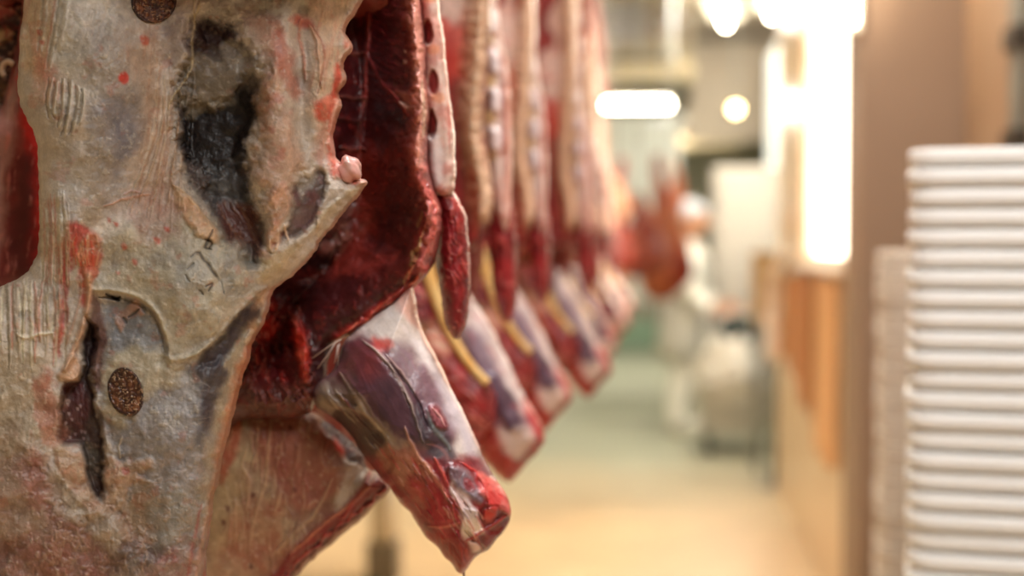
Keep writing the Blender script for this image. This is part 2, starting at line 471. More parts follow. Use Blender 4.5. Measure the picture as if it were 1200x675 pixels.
# flesh window right of the ridge
S.patch([(346, 212), (362, 208), (378, 196), (386, 206), (380, 232), (366, 262), (342, 282), (324, 292), (322, 284), (338, 262), (342, 232)], (70, 50, 50), .9, 4, 6, h=-.007, c2=(128, 84, 88), hs=6)
S.patch([(352, 238), (372, 222), (378, 240), (362, 262), (348, 266)], (104, 62, 66), .8, 5, 6)
S.patch([(346, 212), (360, 206), (372, 200), (368, 216), (352, 226)], (168, 164, 156), .75, 4, 6)
S.patch([(318, 228), (334, 216), (340, 240), (328, 262), (326, 282), (320, 292), (312, 280), (320, 256)], (216, 172, 146), .9, 4, 4, h=.004, c2=(196, 132, 110))
for pts in ([(333, 262), (336, 276), (338, 282)], [(326, 268), (326, 284), (320, 296)], [(316, 280), (316, 292), (320, 296)], [(372, 256), (373, 266), (370, 272)]):
    S.line(pts, 1.9, (228, 204, 180), .85, .002)
# lower flap edge: band running to lower left of the point
S.patch([(420, 222), (400, 240), (376, 268), (350, 292), (330, 318), (312, 330), (304, 312), (320, 296), (350, 280), (376, 256), (392, 234)], (204, 186, 156), .85, 6, 4, c2=(180, 166, 132), h=.003, hs=5)
S.patch([(200, 218), (212, 226), (236, 252), (252, 268), (250, 284), (238, 280), (214, 256)], (208, 164, 130), .85, 4, 5, h=.004, c2=(214, 190, 152))
S.line([(202, 216), (222, 232), (246, 262)], 2, (224, 190, 146), .7, .002)
for pts in ([(240, 280), (248, 284), (244, 292)], [(250, 268), (246, 278), (240, 290), (248, 292)], [(222, 302), (232, 296), (240, 306), (258, 330), (262, 346)],
            [(218, 316), (228, 308)], [(240, 336), (248, 332), (244, 342)], [(232, 340), (238, 346)], [(216, 322), (222, 330)]):
    S.line(pts, 2, (58, 44, 42), .8, -.002)
S.line([(242, 300), (254, 318), (262, 342)], 2, (192, 190, 176), .6, .001)
S.patch([(210, 300), (236, 300), (244, 340), (220, 350), (204, 330)], (148, 148, 142), .6, 10, 8)
S.patch([(256, 296), (290, 290), (300, 320), (276, 336), (258, 326)], (156, 154, 140), .6, 10, 8, c2=(130, 128, 124))
S.line([(120, 242), (150, 232), (178, 228)], 1.8, (206, 150, 118), .7, .0012)
S.line([(144, 228), (154, 224), (166, 226)], 1.5, (216, 176, 170), .7, .001)
# rim where the fat sheet ends above the foreleg
S.line([(112, 340), (140, 342), (168, 352), (186, 372), (196, 396), (200, 420), (222, 418), (240, 408), (262, 388), (296, 348), (310, 338)], 4, (190, 178, 148), .7, .004, taper=False)
S.line([(116, 348), (146, 350), (174, 364), (188, 388), (192, 412)], 3.5, (78, 60, 52), .8, -.003)  # shade under the flap edge, painted as a dark line
# foreleg, bluish membrane
S.patch([(112, 352), (150, 352), (176, 368), (190, 400), (202, 428), (232, 424), (290, 356), (304, 372), (290, 420), (272, 480), (258, 540), (246, 600), (238, 650), (150, 640), (140, 560), (112, 470), (106, 400)],
        (150, 150, 150), .9, 7, 6, h=-.004, c2=(116, 120, 130), hs=9, fib=(100, 45, 8), fh=.0006)
S.patch([(232, 420), (252, 400), (300, 350), (304, 366), (286, 396), (266, 420), (240, 432)], (42, 32, 36), .92, 5, 4, h=-.003)
S.patch([(240, 424), (268, 412), (272, 440), (252, 470), (244, 520), (232, 522), (228, 480)], (78, 82, 92), .75, 9, 6, c2=(60, 62, 72), fib=(105, 40, 5))
S.patch([(226, 430), (250, 440), (262, 420), (292, 372), (300, 384), (286, 430), (270, 490), (256, 550), (246, 610), (232, 610), (240, 530), (252, 480)], (184, 170, 142), .8, 9, 5, c2=(160, 150, 130), fib=(104, 50, 6), fh=.0006)
S.patch([(300, 385), (296, 400), (286, 440), (274, 484), (262, 530), (250, 590), (244, 590), (254, 530), (268, 470), (280, 420)], (204, 142, 106), .85, 5, 3, c2=(198, 92, 66))
S.patch([(316, 336), (308, 360), (298, 392), (290, 386), (300, 356), (308, 338)], (196, 154, 118), .8, 4, 3)
S.patch([(292, 388), (298, 392), (292, 404), (288, 400)], (214, 190, 164), .8, 2, 2, h=.003)
S.patch([(220, 434), (250, 408), (297, 354), (301, 364), (288, 392), (272, 418), (262, 444), (250, 480), (238, 500), (234, 450)], (50, 42, 50), .9, 6, 5, c2=(78, 70, 76), fib=(105, 30, 4), fh=.0004)
S.patch([(182, 440), (226, 430), (222, 520), (214, 560), (176, 560), (170, 500)], (158, 156, 156), .75, 10, 8, c2=(186, 184, 178))
for k in range(46):
    a = random.uniform(160, 225); b = random.uniform(450, 560)
    S.line([(a, b), (a + random.uniform(6, 16), b + random.uniform(-5, 5)), (a + random.uniform(18, 30), b + random.uniform(-6, 6))], 1.1, random.choice([(206, 202, 194), (120, 120, 124)]), .16, .0001)
S.patch([(160, 400), (196, 424), (214, 430), (206, 450), (184, 452), (168, 470), (152, 480), (148, 500), (128, 500), (120, 470), (116, 440), (124, 420)], (188, 178, 152), .8, 7, 7, c2=(200, 190, 168), h=.002)
S.patch([(120, 364), (150, 356), (176, 378), (186, 400), (178, 416), (150, 404), (126, 410)], (120, 124, 130), .75, 8, 6, c2=(150, 152, 154))
S.patch([(136, 372), (152, 358), (160, 352), (170, 366), (158, 372), (148, 376), (142, 388)], (186, 140, 116), .8, 3, 3, h=.002)
for pts in ([(124, 344), (134, 350), (142, 347)], [(150, 372), (158, 366), (163, 362)], [(144, 372), (148, 380)], [(130, 346), (140, 352)]):
    S.line(pts, 2.8, (22, 16, 18), .95, -.002)
S.patch([(106, 345), (118, 352), (124, 400), (118, 450), (108, 452), (104, 400)], (96, 52, 44), .8, 4, 4, c2=(66, 38, 36))
# deep slit left of the foreleg
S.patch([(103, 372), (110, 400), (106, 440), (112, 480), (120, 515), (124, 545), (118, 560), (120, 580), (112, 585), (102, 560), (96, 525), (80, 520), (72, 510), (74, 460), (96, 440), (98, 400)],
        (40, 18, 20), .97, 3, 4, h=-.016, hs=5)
S.patch([(74, 452), (98, 452), (100, 500), (84, 518), (73, 510)], (72, 28, 32), .9, 4, 4, c2=(96, 48, 50), fh=.001, fib=(90, 14, 3))
S.patch([(100, 520), (118, 530), (116, 566), (104, 560)], (72, 70, 62), .8, 4, 4, c2=(98, 92, 74))
for k in range(14):
    a = random.uniform(76, 100); b = random.uniform(455, 515)
    S.patch([(a - 1.6, b - 1.6), (a + 1.6, b - 1), (a + 1, b + 2), (a - 1, b + 1.6)], (176, 150, 150), .7, 1, .6)
# ragged lip round the slit
S.patch([(62, 524), (74, 524), (84, 530), (96, 532), (100, 556), (108, 580), (118, 590), (126, 580), (124, 560), (122, 540), (132, 536), (150, 542), (174, 536), (176, 546), (160, 556),
         (172, 562), (150, 568), (144, 590), (124, 606), (100, 600), (78, 570), (66, 545)], (200, 168, 136), .85, 3, 4, h=.004, c2=(186, 118, 90), hs=5)
S.patch([(142, 548), (150, 547), (152, 554), (145, 556)], (188, 62, 44), .8, 2, 2)
S.line([(143, 512), (139, 524), (141, 538)], 1.6, (202, 190, 166), .85, .002)
# lower body
S.patch([(-60, 520), (40, 520), (70, 560), (110, 610), (150, 610), (160, 680), (150, 740), (-60, 740)], (172, 144, 122), .75, 14, 12, c2=(158, 100, 84), ws=26, h=.004, hs=16)
S.patch([(60, 590), (110, 612), (136, 640), (128, 680), (70, 690), (50, 640)], (126, 74, 62), .7, 14, 12, c2=(150, 62, 52))
S.patch([(22, 540), (40, 520), (52, 560), (56, 590), (40, 590), (28, 570)], (150, 66, 58), .6, 8, 8, c2=(126, 46, 42))
S.patch([(0, 640), (60, 630), (110, 670), (100, 740), (0, 740)], (138, 56, 46), .6, 12, 14, c2=(178, 128, 104))
S.patch([(-60, 420), (30, 400), (60, 440), (72, 510), (50, 530), (-60, 530)], (176, 160, 132), .7, 12, 10, c2=(142, 124, 100))
S.patch([(50, 430), (70, 460), (72, 515), (52, 520), (40, 480)], (184, 122, 98), .65, 6, 8, c2=(150, 82, 66))
S.patch([(60, 550), (100, 590), (140, 612), (140, 650), (120, 640), (70, 600)], (184, 170, 146), .8, 8, 7, c2=(200, 190, 172), h=.003)
S.patch([(150, 580), (180, 570), (196, 600), (186, 630), (152, 628)], (158, 130, 88), .7, 10, 8, c2=(176, 100, 70))
S.patch([(176, 590), (236, 570), (236, 650), (190, 640)], (166, 170, 164), .7, 12, 8, c2=(186, 190, 184))
S.patch([(140, 634), (196, 640), (186, 665), (140, 668)], (68, 60, 66), .75, 5, 7, c2=(150, 150, 146))
S.patch([(184, 656), (238, 630), (236, 740), (150, 740), (160, 680)], (146, 108, 98), .7, 10, 8, c2=(176, 60, 56))
S.line([(248, 590), (240, 620), (232, 660), (222, 720)], 4, (206, 156, 130), .8, .003)
S.line([(252, 590), (244, 630), (238, 690)], 2.5, (196, 66, 50), .7)
S.line([(236, 590), (226, 640), (216, 700)], 3, (190, 60, 54), .6)
for k in range(60):
    a = random.uniform(0, 170); b = random.uniform(600, 690)
    S.line([(a, b), (a + random.uniform(-6, 6), b + random.uniform(6, 14)), (a + random.uniform(-10, 10), b + random.uniform(14, 26))], 1.5,
           random.choice([(206, 170, 146), (160, 60, 50), (196, 180, 150)]), .25, .0004)
for k in range(40):
    a = random.uniform(146, 230); b = random.uniform(560, 650)
    S.line([(a, b), (a + random.uniform(4, 10), b + random.uniform(-4, 6)), (a + random.uniform(8, 16), b + random.uniform(-6, 10))], 1.1,
           random.choice([(226, 224, 214), (110, 110, 106), (190, 140, 90)]), .3, .0004)
# middle-left strips of fat, red strip and white gristle
S.patch([(68, 285), (84, 262), (104, 268), (118, 290), (116, 320), (104, 335), (104, 360), (96, 350), (90, 300), (80, 330), (78, 380), (70, 412), (66, 412), (70, 350), (72, 310)],
        (190, 64, 48), .85, 4, 5, c2=(136, 26, 22), h=-.001, fib=(95, 20, 3), fh=.0006)
S.patch([(92, 285), (112, 275), (118, 310), (108, 330), (94, 325)], (186, 118, 88), .85, 5, 5, c2=(196, 66, 46), h=.003)
for k in range(12):
    a0 = 86 + random.uniform(0, 28); S.line([(a0, 272 + random.uniform(0, 10)), (a0 + random.uniform(-4, 4), 290), (a0 + random.uniform(-5, 5), 312)], 1.6, random.choice([(210, 70, 50), (216, 160, 120)]), .6, .0008)
S.line([(104, 322), (104, 350), (99, 376), (92, 396), (84, 416), (76, 432)], 4.5, (220, 178, 146), .95, .006, taper=False)
S.patch([(72, 428), (82, 418), (94, 424), (94, 446), (80, 448), (68, 438)], (214, 178, 150), .95, 3, 3, h=.007)
S.line([(96, 330), (92, 360), (82, 390), (76, 410)], 2.2, (190, 150, 128), .7, .0015)
for k in range(26):
    a0 = -10 + k * 3.4
    S.line([(a0 + random.uniform(-3, 3), 330 + random.uniform(-10, 10)), (a0 + random.uniform(-3, 3), 370), (a0 + random.uniform(-5, 5), 410 + random.uniform(-20, 30))], 2.2,
           random.choice([(216, 208, 178), (206, 196, 164), (190, 122, 98), (140, 126, 100), (178, 160, 130)]), .65, random.choice([.0016, .0012, -.0012]))
S.line([(18, 390), (30, 396), (46, 392), (62, 390)], 2.6, (226, 218, 196), .85, .002)
for k in range(16):
    a0 = 46 + k * 2.2; S.line([(a0, 240 + random.uniform(-20, 10)), (a0 + 2, 280), (a0 + random.uniform(-3, 6), 335)], 1.8, random.choice([(214, 204, 176), (186, 172, 142), (196, 110, 84)]), .55, random.choice([.0012, -.001]))
lt = sstep(.06, .25, S.c.mean(-1)); S.mottle((160, 140, 118), 9, .15, .6, .3, 0, within=lt); S.mottle((128, 122, 118), 30, .15, .6, .35, -.0015); S.h += fbm(x, y, 34, 4, 61) * .004 + streak(x, y, 95, 70, 9, 66) * .0008; S.mottle((214, 206, 188), 5, .2, .55, .3, .0006, within=lt)
S.mottle((182, 104, 80), 16, .35, .6, .3, within=lt)
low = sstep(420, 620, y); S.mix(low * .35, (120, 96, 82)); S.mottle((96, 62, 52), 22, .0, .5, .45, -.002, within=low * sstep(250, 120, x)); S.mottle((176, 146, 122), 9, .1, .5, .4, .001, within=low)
S.rim(5, (196, 120, 96), .5, side=sstep(240, 300, x))
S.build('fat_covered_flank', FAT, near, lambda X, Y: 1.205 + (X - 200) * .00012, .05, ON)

# white joint end poking out behind the point
def knob(parent, px, py, D, r, name, mat, org, sq=(1, 1, 1)):
    bm = bmesh.new(); bmesh.ops.create_icosphere(bm, subdivisions=4, radius=r)
    for v in bm.verts:
        n = v.co.normalized(); k = 1 + .12 * math.sin(n.x * 5 + n.z * 4) + .06 * math.sin(n.y * 9 + n.z * 7)
        v.co = Vector((v.co.x * sq[0] * k, v.co.y * sq[1] * k, v.co.z * sq[2] * k)) + p1(px, py, D) - Vector(org)
    return meshobj(name, bm, mat, parent)
BONE = plain_mat('pink_white_cartilage', (226, 186, 176), .3, c2=(206, 140, 130), sc=60, coat=.4)
knob(near, 410, 198, 1.215, .0095, 'cartilage_end', BONE, ON, (1.1, 1, 1.2))

# the two brown oval stamps: thin leathery ovals lying on the fat
STAMP = flesh_mat('brown_stamp', rough=.45, wet=.4, bump=.6, fine=.2)
def stamp(cx, cy, rx, ry, rot, off, seed):
    a = math.radians(rot); pts = []
    for k in range(16):
        t = 2 * PI * k / 16; u, v = rx * math.cos(t), ry * math.sin(t)
        pts.append((cx + u * math.cos(a) - v * math.sin(a), cy + u * math.sin(a) + v * math.cos(a)))
    T = Sculpt(pts, .7, .8, 3); T.base((84, 42, 24), (60, 28, 18), 10, seed); T.dome(.0035, 4)
    du = (T.x - cx) * math.cos(a) + (T.y - cy) * math.sin(a); dv = -(T.x - cx) * math.sin(a) + (T.y - cy) * math.cos(a)
    rr = np.sqrt((du / rx) ** 2 + (dv / ry) ** 2)
    T.mix(sstep(.16, .05, abs(rr - .93)) * .8, (44, 18, 14)); T.h += .001 * sstep(.14, .04, abs(rr - .93))
    th = np.arctan2(dv / ry, du / rx)
    m = sstep(.12, .04, abs(rr - .72)) * sstep(.1, .6, np.sin(th * 13 + 2 * fbm(T.x, T.y, 6, 2, seed)))
    T.mix(m * .5, (150, 106, 74)); T.h += m * .0006
    for r0 in (-.36, 0, .36):
        m = sstep(.13, .05, abs(du / rx - r0)) * sstep(.1, .5, np.sin(dv * 1.25 + r0 * 9 + 3 * fbm(T.x, T.y, 5, 2, seed + 3))) * (rr < .62)
        T.mix(m * .5, (170, 130, 96)); T.h += m * .0006
    T.mottle((150, 96, 60), 5, .1, .5, .6, .0006); T.mottle((40, 16, 12), 5, .1, .5, .7, -.0006); T.mottle((206, 176, 140), 2.5, .3, .5, .6, .0006)
    w = int(0)
    j = int(np.clip((cy - S.ys[0]) / S.step, 0, len(S.ys) - 1)); i = int(np.clip((cx - S.xs[0]) / S.step, 0, len(S.xs) - 1))
    def dep(X, Y):
        jj = np.clip(((Y - S.ys[0]) / S.step), 0, len(S.ys) - 1).astype(int); ii = np.clip(((X - S.xs[0]) / S.step), 0, len(S.xs) - 1).astype(int)
        return 1.205 + (X - 200) * .00012 - S.h[jj, ii] + off
    return T.build('inspection_stamp', STAMP, near, dep, .002, ON)
tag(stamp(147, 459, 21, 30, -14, .001, 5), 'brown oval stamp on the foreleg')
tag(stamp(180, 2, 27, 26, 0, .001, 8), 'brown oval stamp near the top')
# ------------------------------------------------------------------ overhead rail with hooks
RAILZ = 2.85
def gambrel(parent, x, y, z, org):
    """hook: wheel strap over the rail, shank and the bent point"""
    bm = bmesh.new(); o = Vector(org)
    pts = [Vector((x, y, RAILZ + .02)), Vector((x, y, z + .12)), Vector((x, y - .012, z + .06)), Vector((x, y - .03, z + .01)), Vector((x, y - .015, z - .03)), Vector((x, y + .012, z - .03)), Vector((x, y + .028, z))]
    tube(bm, [p - o for p in pts], [.008, .008, .008, .008, .0075, .006, .003], 10)
    r = bmesh.ops.create_cone(bm, segments=20, radius1=.045, radius2=.045, depth=.022, cap_ends=True)
    for v in r['verts']: v.co = Matrix.Rotation(PI / 2, 4, 'Y') @ v.co + Vector((x, y, RAILZ + .045)) - o
    return meshobj('meat_hook', bm, STEEL, parent)

def hind(parent, pxs, D, org, seed, up=0):
    """upper leg of the side above the flap, tapering to the hook; traced at the given distance"""
    a, b = pxs; m = (a + b) / 2 + 20
    H = Sculpt([(a, 10), (a - 25, -120), (a - 35, -260), (a - 10, -400), (m - 60, -520), (m - 32, -640), (m - 24, -760), (m - 20, -860), (m + 2, -885), (m + 22, -860),
                (m + 26, -760), (m + 36, -640), (m + 62, -520), (b + 20, -400), (b + 38, -260), (b + 26, -120), (b, 10)], 7, 4, 4)
    if up: H = Sculpt([(a, 10 - up), (a - 25, -120 - up), (a - 35, -260), (a - 10, -400), (m - 60, -520), (m - 32, -640), (m - 24, -760), (m - 20, -860), (m + 2, -885), (m + 22, -860), (m + 26, -760), (m + 36, -640), (m + 62, -520), (b + 20, -400), (b + 38, -260), (b + 26, -120 - up), (b, 10 - up)], 7, 4, 4)
    H.base((176, 112, 94), (150, 66, 56), 60, seed).dome(.07, 90)
    H.mottle((150, 46, 42), 60, .15, .45, .7, .002, 95); H.mottle((210, 172, 148), 40, .2, .5, .5, .003, 92)
    H.rim(16, (160, 60, 50), .6)
    return H.build('hindquarter', FAT, parent, D, .06, org)

# ------------------------------------------------------------------ second side, its dark chest open to the camera
D2 = 1.31
side2 = empty('beef_side', tuple(P(400, 675, D2)[0]), label='second side of beef, dark red hollow chest and large glistening foreleg in sharp focus', cat='side of beef')
O2 = np.array(side2.location)
C = Sculpt([(300, -120), (480, -120), (488, -40), (494, 10), (498, 50), (500, 90), (503, 120), (503, 150), (501, 180), (504, 205), (510, 225), (517, 245), (516, 275), (511, 300), (504, 318), (488, 336),
            (470, 350), (448, 366), (428, 382), (408, 394), (394, 402), (386, 420), (380, 450), (372, 470), (360, 486), (330, 492), (290, 490), (262, 500), (255, 430), (280, 330), (330, 250), (350, 120), (320, 0)], 1.0, 1.1, 4)
x, y = C.x, C.y
C.base((66, 12, 14), (46, 8, 10), 30, 2)
C.dome(.03, 26); C.h -= .06 * sstep(14, 90, C.sd)
C.h += fbm(x, y, 50, 3, 4) * .004 + fbm(x, y, 12, 3, 14) * .0014
C.patch([(430, -60), (488, -60), (492, 40), (480, 100), (470, 130), (440, 110), (425, 60)], (78, 16, 22), .9, 10, 8, c2=(122, 44, 50), fib=(28, 14, 2.4), fh=.0014, fa=.8)
C.patch([(380, -60), (430, -60), (428, 60), (424, 180), (380, 210), (372, 60)], (84, 18, 20), .8, 8, 6, c2=(46, 8, 12), fib=(90, 30, 6), fh=.001)
C.line([(434, -60), (432, 20), (428, 90), (424, 140), (420, 200)], 3, (186, 84, 80), .75, .003)
C.line([(430, 60), (442, 90), (466, 118), (490, 150)], 3, (176, 70, 68), .5, .003)
for yy, a in ((60, 396), (112, 394), (138, 392), (172, 398)):
    C.line([(a, yy), (412, yy + 3), (428, yy + 2)], 3, (150, 84, 72), .55, .004)
C.patch([(394, 120), (424, 122), (424, 165), (392, 162)], (58, 8, 12), .8, 5, 4)
C.patch([(420, 170), (500, 150), (514, 240), (500, 300), (440, 360), (380, 360), (400, 300), (424, 250)], (92, 20, 16), .85, 14, 10, c2=(62, 10, 12), fib=(110, 26, 6), fh=.001)
C.patch([(420, 180), (440, 178), (452, 200), (440, 260), (424, 300), (380, 330), (376, 318), (404, 290), (420, 240)], (136, 42, 28), .55, 12, 10, c2=(100, 22, 18))
C.patch([(478, 120), (500, 110), (500, 200), (508, 250), (496, 262), (486, 200)], (70, 12, 14), .5, 8, 6)
for pts in ([(468, 120), (478, 126), (488, 124)], [(474, 62), (476, 60)], [(472, 70), (476, 74)]):
    C.line(pts, 3, (214, 176, 160), .8, .003)
C.patch([(466, 108), (500, 112), (500, 136), (484, 138), (470, 124)], (186, 116, 96), .7, 6, 6, h=.003)
# thick pale rolled edge
edge = [(478, -120), (484, -40), (488, 10), (491, 50), (494, 90), (495, 130), (493, 160), (492, 190), (500, 215), (507, 238), (508, 262), (503, 290), (496, 312)]
edge = [(a - 2, b) for a, b in edge]; C.line(edge, 12, (198, 100, 92), .95, .02, taper=False, wob=5)
C.line(edge[:8], 8, (228, 164, 148), .8, .005, taper=False, wob=5)
C.line([(494, 92), (497, 130), (496, 160)], 3, (236, 206, 180), .8, .002)
C.line([(501, 215), (509, 236), (511, 256), (508, 280)], 3, (214, 98, 90), .85, .003)
C.line([(500, 236), (498, 262), (488, 290), (478, 320)], 7, (150, 70, 52), .7, .004)
for k in range(18):
    t = random.random(); a0 = 502 - 22 * t; b0 = 236 + 84 * t
    C.line([(a0 + random.uniform(-6, 6), b0), (a0 - 4 + random.uniform(-4, 4), b0 + 12), (a0 - 8 + random.uniform(-4, 4), b0 + 20)], 1.6, random.choice([(210, 120, 90), (160, 40, 36), (190, 150, 100)]), .7, .001)
# kidney hollow with pale strands
C.patch([(350, 300), (372, 270), (396, 262), (402, 280), (384, 310), (366, 330), (346, 326)], (34, 8, 10), .9, 6, 6, h=-.008)
C.patch([(376, 264), (392, 244), (410, 240), (412, 262), (400, 286), (384, 300), (376, 292), (392, 272)], (150, 96, 86), .7, 5, 7, c2=(60, 16, 18), h=.003)
C.patch([(348, 318), (380, 316), (420, 304), (470, 296), (440, 318), (380, 332), (345, 330)], (150, 52, 44), .5, 6, 6)
C.patch([(300, 330), (420, 326), (470, 330), (430, 370), (395, 395), (380, 430), (340, 380), (300, 360)], (60, 12, 14), .85, 12, 8)
# ragged edge above the leg
C.line([(504, 316), (488, 334), (470, 346), (448, 360), (428, 376), (410, 388), (396, 396)], 7, (170, 40, 32), .85, .01, taper=False)
C.line([(486, 338), (470, 350), (450, 362), (430, 378), (408, 392)], 2.4, (222, 130, 96), .8, .003)
for k in range(22):
    t = random.random(); a0 = 500 - 105 * t; b0 = 318 + 80 * t
    C.line([(a0 + 4, b0 - 6), (a0, b0), (a0 - 8, b0 + 6)], 1.4, random.choice([(214, 110, 84), (110, 16, 16), (200, 60, 44)]), .7, .0012)
# torn bright red meat round the elbow
C.patch([(300, 356), (330, 345), (352, 372), (362, 400), (366, 440), (350, 470), (300, 470), (284, 440), (288, 400)], (88, 14, 16), .9, 8, 9, c2=(132, 30, 26), fib=(70, 16, 4), fh=.003, h=.01, hs=12)
C.patch([(340, 372), (352, 384), (362, 410), (364, 444), (356, 450), (350, 424), (342, 400)], (208, 52, 34), .9, 4, 5, c2=(226, 100, 76), h=.007)
C.patch([(312, 350), (324, 352), (322, 380), (314, 400), (306, 386)], (176, 40, 30), .7, 5, 6, h=.004)
C.patch([(318, 400), (338, 400), (346, 412), (332, 420), (318, 412)], (36, 6, 8), .85, 5, 4, h=-.006)
for k in range(70):
    a0 = random.uniform(288, 366); b0 = random.uniform(350, 480)
    C.line([(a0, b0), (a0 + random.uniform(-6, 8), b0 + random.uniform(4, 12)), (a0 + random.uniform(-8, 12), b0 + random.uniform(12, 26))], random.uniform(1.2, 2.6),
           random.choice([(190, 60, 46), (130, 26, 22), (50, 8, 10), (200, 96, 78), (80, 12, 14)]), .5, random.choice([.003, -.002]))
C.patch([(276, 452), (340, 452), (380, 450), (376, 486), (270, 496)], (104, 52, 40), .75, 8, 9, c2=(66, 18, 16), fib=(175, 20, 4), fh=.002)
C.mottle((130, 34, 30), 6, .2, .5, .45, .0006); C.mottle((40, 6, 8), 20, .2, .6, .5)
chest = C.build('chest_wall', MEAT, side2, lambda X, Y: D2 + .02 + (X - 500) * -.00008, .03, O2)

# strip of split backbone behind the rolled edge
V = Sculpt([(490, -120), (512, -120), (514, -20), (517, 20), (521, 45), (524, 80), (529, 120), (532, 150), (534, 190), (532, 222), (524, 232), (508, 226), (500, 200), (498, 120), (494, 40)], 1.0, .9, 4)
V.base((216, 190, 178), (204, 150, 138), 14, 5).dome(.02, 12)
for a0, b0, r, l in ((501, 38, 5, 15), (507, 96, 5.5, 15), (505, 146, 5, 17), (498, -20, 5, 14)):
    V.patch([(a0, b0 - l), (a0 + r, b0 - l * .4), (a0 + r, b0 + l * .6), (a0, b0 + l), (a0 - r, b0 + l * .5), (a0 - r, b0 - l * .5)], (132, 24, 22), .95, 2, 1.5, h=-.006)
    V.patch([(a0 - 2, b0 + l), (a0 + 12, b0 + l - 2), (a0 + 13, b0 + l + 8), (a0, b0 + l + 9)], (222, 150, 110), .7, 3, 2)
V.line([(526, 60), (531, 110), (533, 160), (533, 210)], 2.4, (240, 226, 216), .8, .003)
V.line([(522, 80), (526, 120), (527, 180)], 2, (196, 100, 90), .6, -.001)
V.patch([(500, 165), (516, 160), (520, 200), (510, 220), (502, 200)], (232, 222, 218), .8, 4, 3)
V.build('backbone', SHEEN, side2, D2 + .035, .02, O2)

# hanging strip of skirt muscle
def skirt(pts, D, org, parent, tilt):
    K = Sculpt(pts, 1.0, 1.0, 4); K.base((146, 22, 30), (110, 12, 20), 18, 6).dome(.026, 18)
    K.mottle((182, 66, 62), 3.5, .05, .45, .75, .0012, 78, 4); K.mottle((80, 8, 14), 5, .1, .5, .6, -.001, 82, 5)
    K.mottle((214, 120, 108), 2, .35, .6, .6, .0006, 20, 4)
    return K.build('skirt_muscle', MEAT, parent, D, .015, org)
skirt([(508, 205), (520, 202), (530, 218), (540, 238), (548, 258), (550, 290), (551, 330), (549, 365), (544, 385), (536, 397), (527, 392), (520, 372), (516, 340), (510, 310), (512, 270), (506, 235)], D2 + .05, O2, side2, 0)

# neck flap under the leg: pale outside, deep red cut edge
N2 = Sculpt([(262, 478), (300, 476), (345, 478), (372, 486), (390, 500), (408, 515), (424, 530), (430, 548), (446, 556), (457, 570), (455, 580), (440, 590), (430, 602), (414, 616), (396, 632), (380, 644), (366, 656), (352, 672), (336, 690), (310, 740),
             (190, 740), (215, 640), (238, 560)], 1.0, 1.2, 4)
x, y = N2.x, N2.y
N2.base((172, 152, 122), (146, 110, 90), 26, 3); N2.mottle((116, 70, 60), 18, .1, .5, .6); N2.mottle((130, 110, 76), 30, .1, .5, .4).dome(.03, 40)
N2.h += fbm(x, y, 40, 3, 30) * .003
N2.patch([(300, 478), (350, 480), (400, 500), (420, 540), (396, 580), (350, 600), (310, 560), (296, 510)], (146, 84, 68), .8, 14, 9, c2=(120, 52, 46), ws=24)
N2.patch([(400, 520), (420, 528), (426, 545), (428, 575), (410, 600), (392, 600), (400, 560)], (204, 192, 174), .8, 6, 6, c2=(160, 130, 110), fib=(100, 14, 3), fh=.001)
N2.patch([(394, 512), (410, 522), (404, 532), (394, 524)], (214, 60, 40), .85, 4, 4)
N2.patch([(376, 488), (404, 500), (418, 512), (430, 530), (430, 552), (412, 540), (396, 518), (380, 504)], (52, 18, 18), .85, 4, 5, h=-.004)
N2.patch([(252, 560), (284, 560), (288, 600), (270, 650), (240, 650)], (170, 146, 108), .7, 10, 8)
N2.patch([(268, 480), (284, 480), (276, 530), (264, 560), (256, 560)], (168, 80, 58), .8, 4, 4)
N2.patch([(270, 600), (330, 590), (340, 640), (300, 690), (240, 700)], (166, 120, 90), .7, 12, 10, c2=(150, 70, 54), ws=22)
for k in range(60):
    a0 = random.uniform(262, 400); b0 = random.uniform(485, 640)
    N2.line([(a0, b0), (a0 + random.uniform(-4, 5), b0 + random.uniform(10, 22)), (a0 + random.uniform(-12, 8), b0 + random.uniform(24, 50))], random.uniform(1.2, 2.4),
            random.choice([(196, 172, 138), (186, 150, 116), (120, 60, 50), (160, 96, 80)]), .28, .0009)
for pts in ([(290, 520), (284, 545), (292, 565), (288, 600)], [(318, 490), (314, 530), (312, 560), (300, 600), (292, 640)], [(390, 560), (370, 600), (350, 620), (320, 650)]):
    N2.line(pts, 2.6, (196, 162, 126), .5, .0016)
for a0, b0 in ((296, 580), (294, 663), (262, 612), (346, 574), (340, 500), (266, 595)): N2.patch([(a0 - 2, b0 - 3), (a0 + 2, b0 - 2), (a0 + 2, b0 + 3), (a0 - 2, b0 + 3)], (84, 30, 28), .8, 1.5, 1)
N2.mottle((196, 170, 140), 5, .2, .55, .35, .0005)
cut = [(452, 570), (436, 586), (416, 604), (392, 622), (372, 640), (352, 658), (336, 678), (316, 710)]
N2.line([(a - 5, b - 3) for a, b in cut], 14, (116, 14, 20), .95, .004, taper=False, wob=5)
N2.line([(a - 9, b - 7) for a, b in cut], 5, (120, 22, 26), .8, .002, taper=False, wob=6); N2.line([(a - 3, b + 2) for a, b in cut], 4, (52, 6, 10), .85, -.004, taper=False, wob=4)
N2.line([(a - 12, b - 8) for a, b in cut[:6]], 2.4, (206, 130, 96), .6, .002)
N2.line([(a + 1, b - 1) for a, b in cut], 2, (178, 50, 48), .7, .003, taper=False, wob=5)
N2.line([(434, 552), (426, 570), (412, 590), (402, 608)], 4, (166, 50, 46), .7, .003)
N2.build('neck_flap', FAT, side2, D2 + .07, .03, O2)

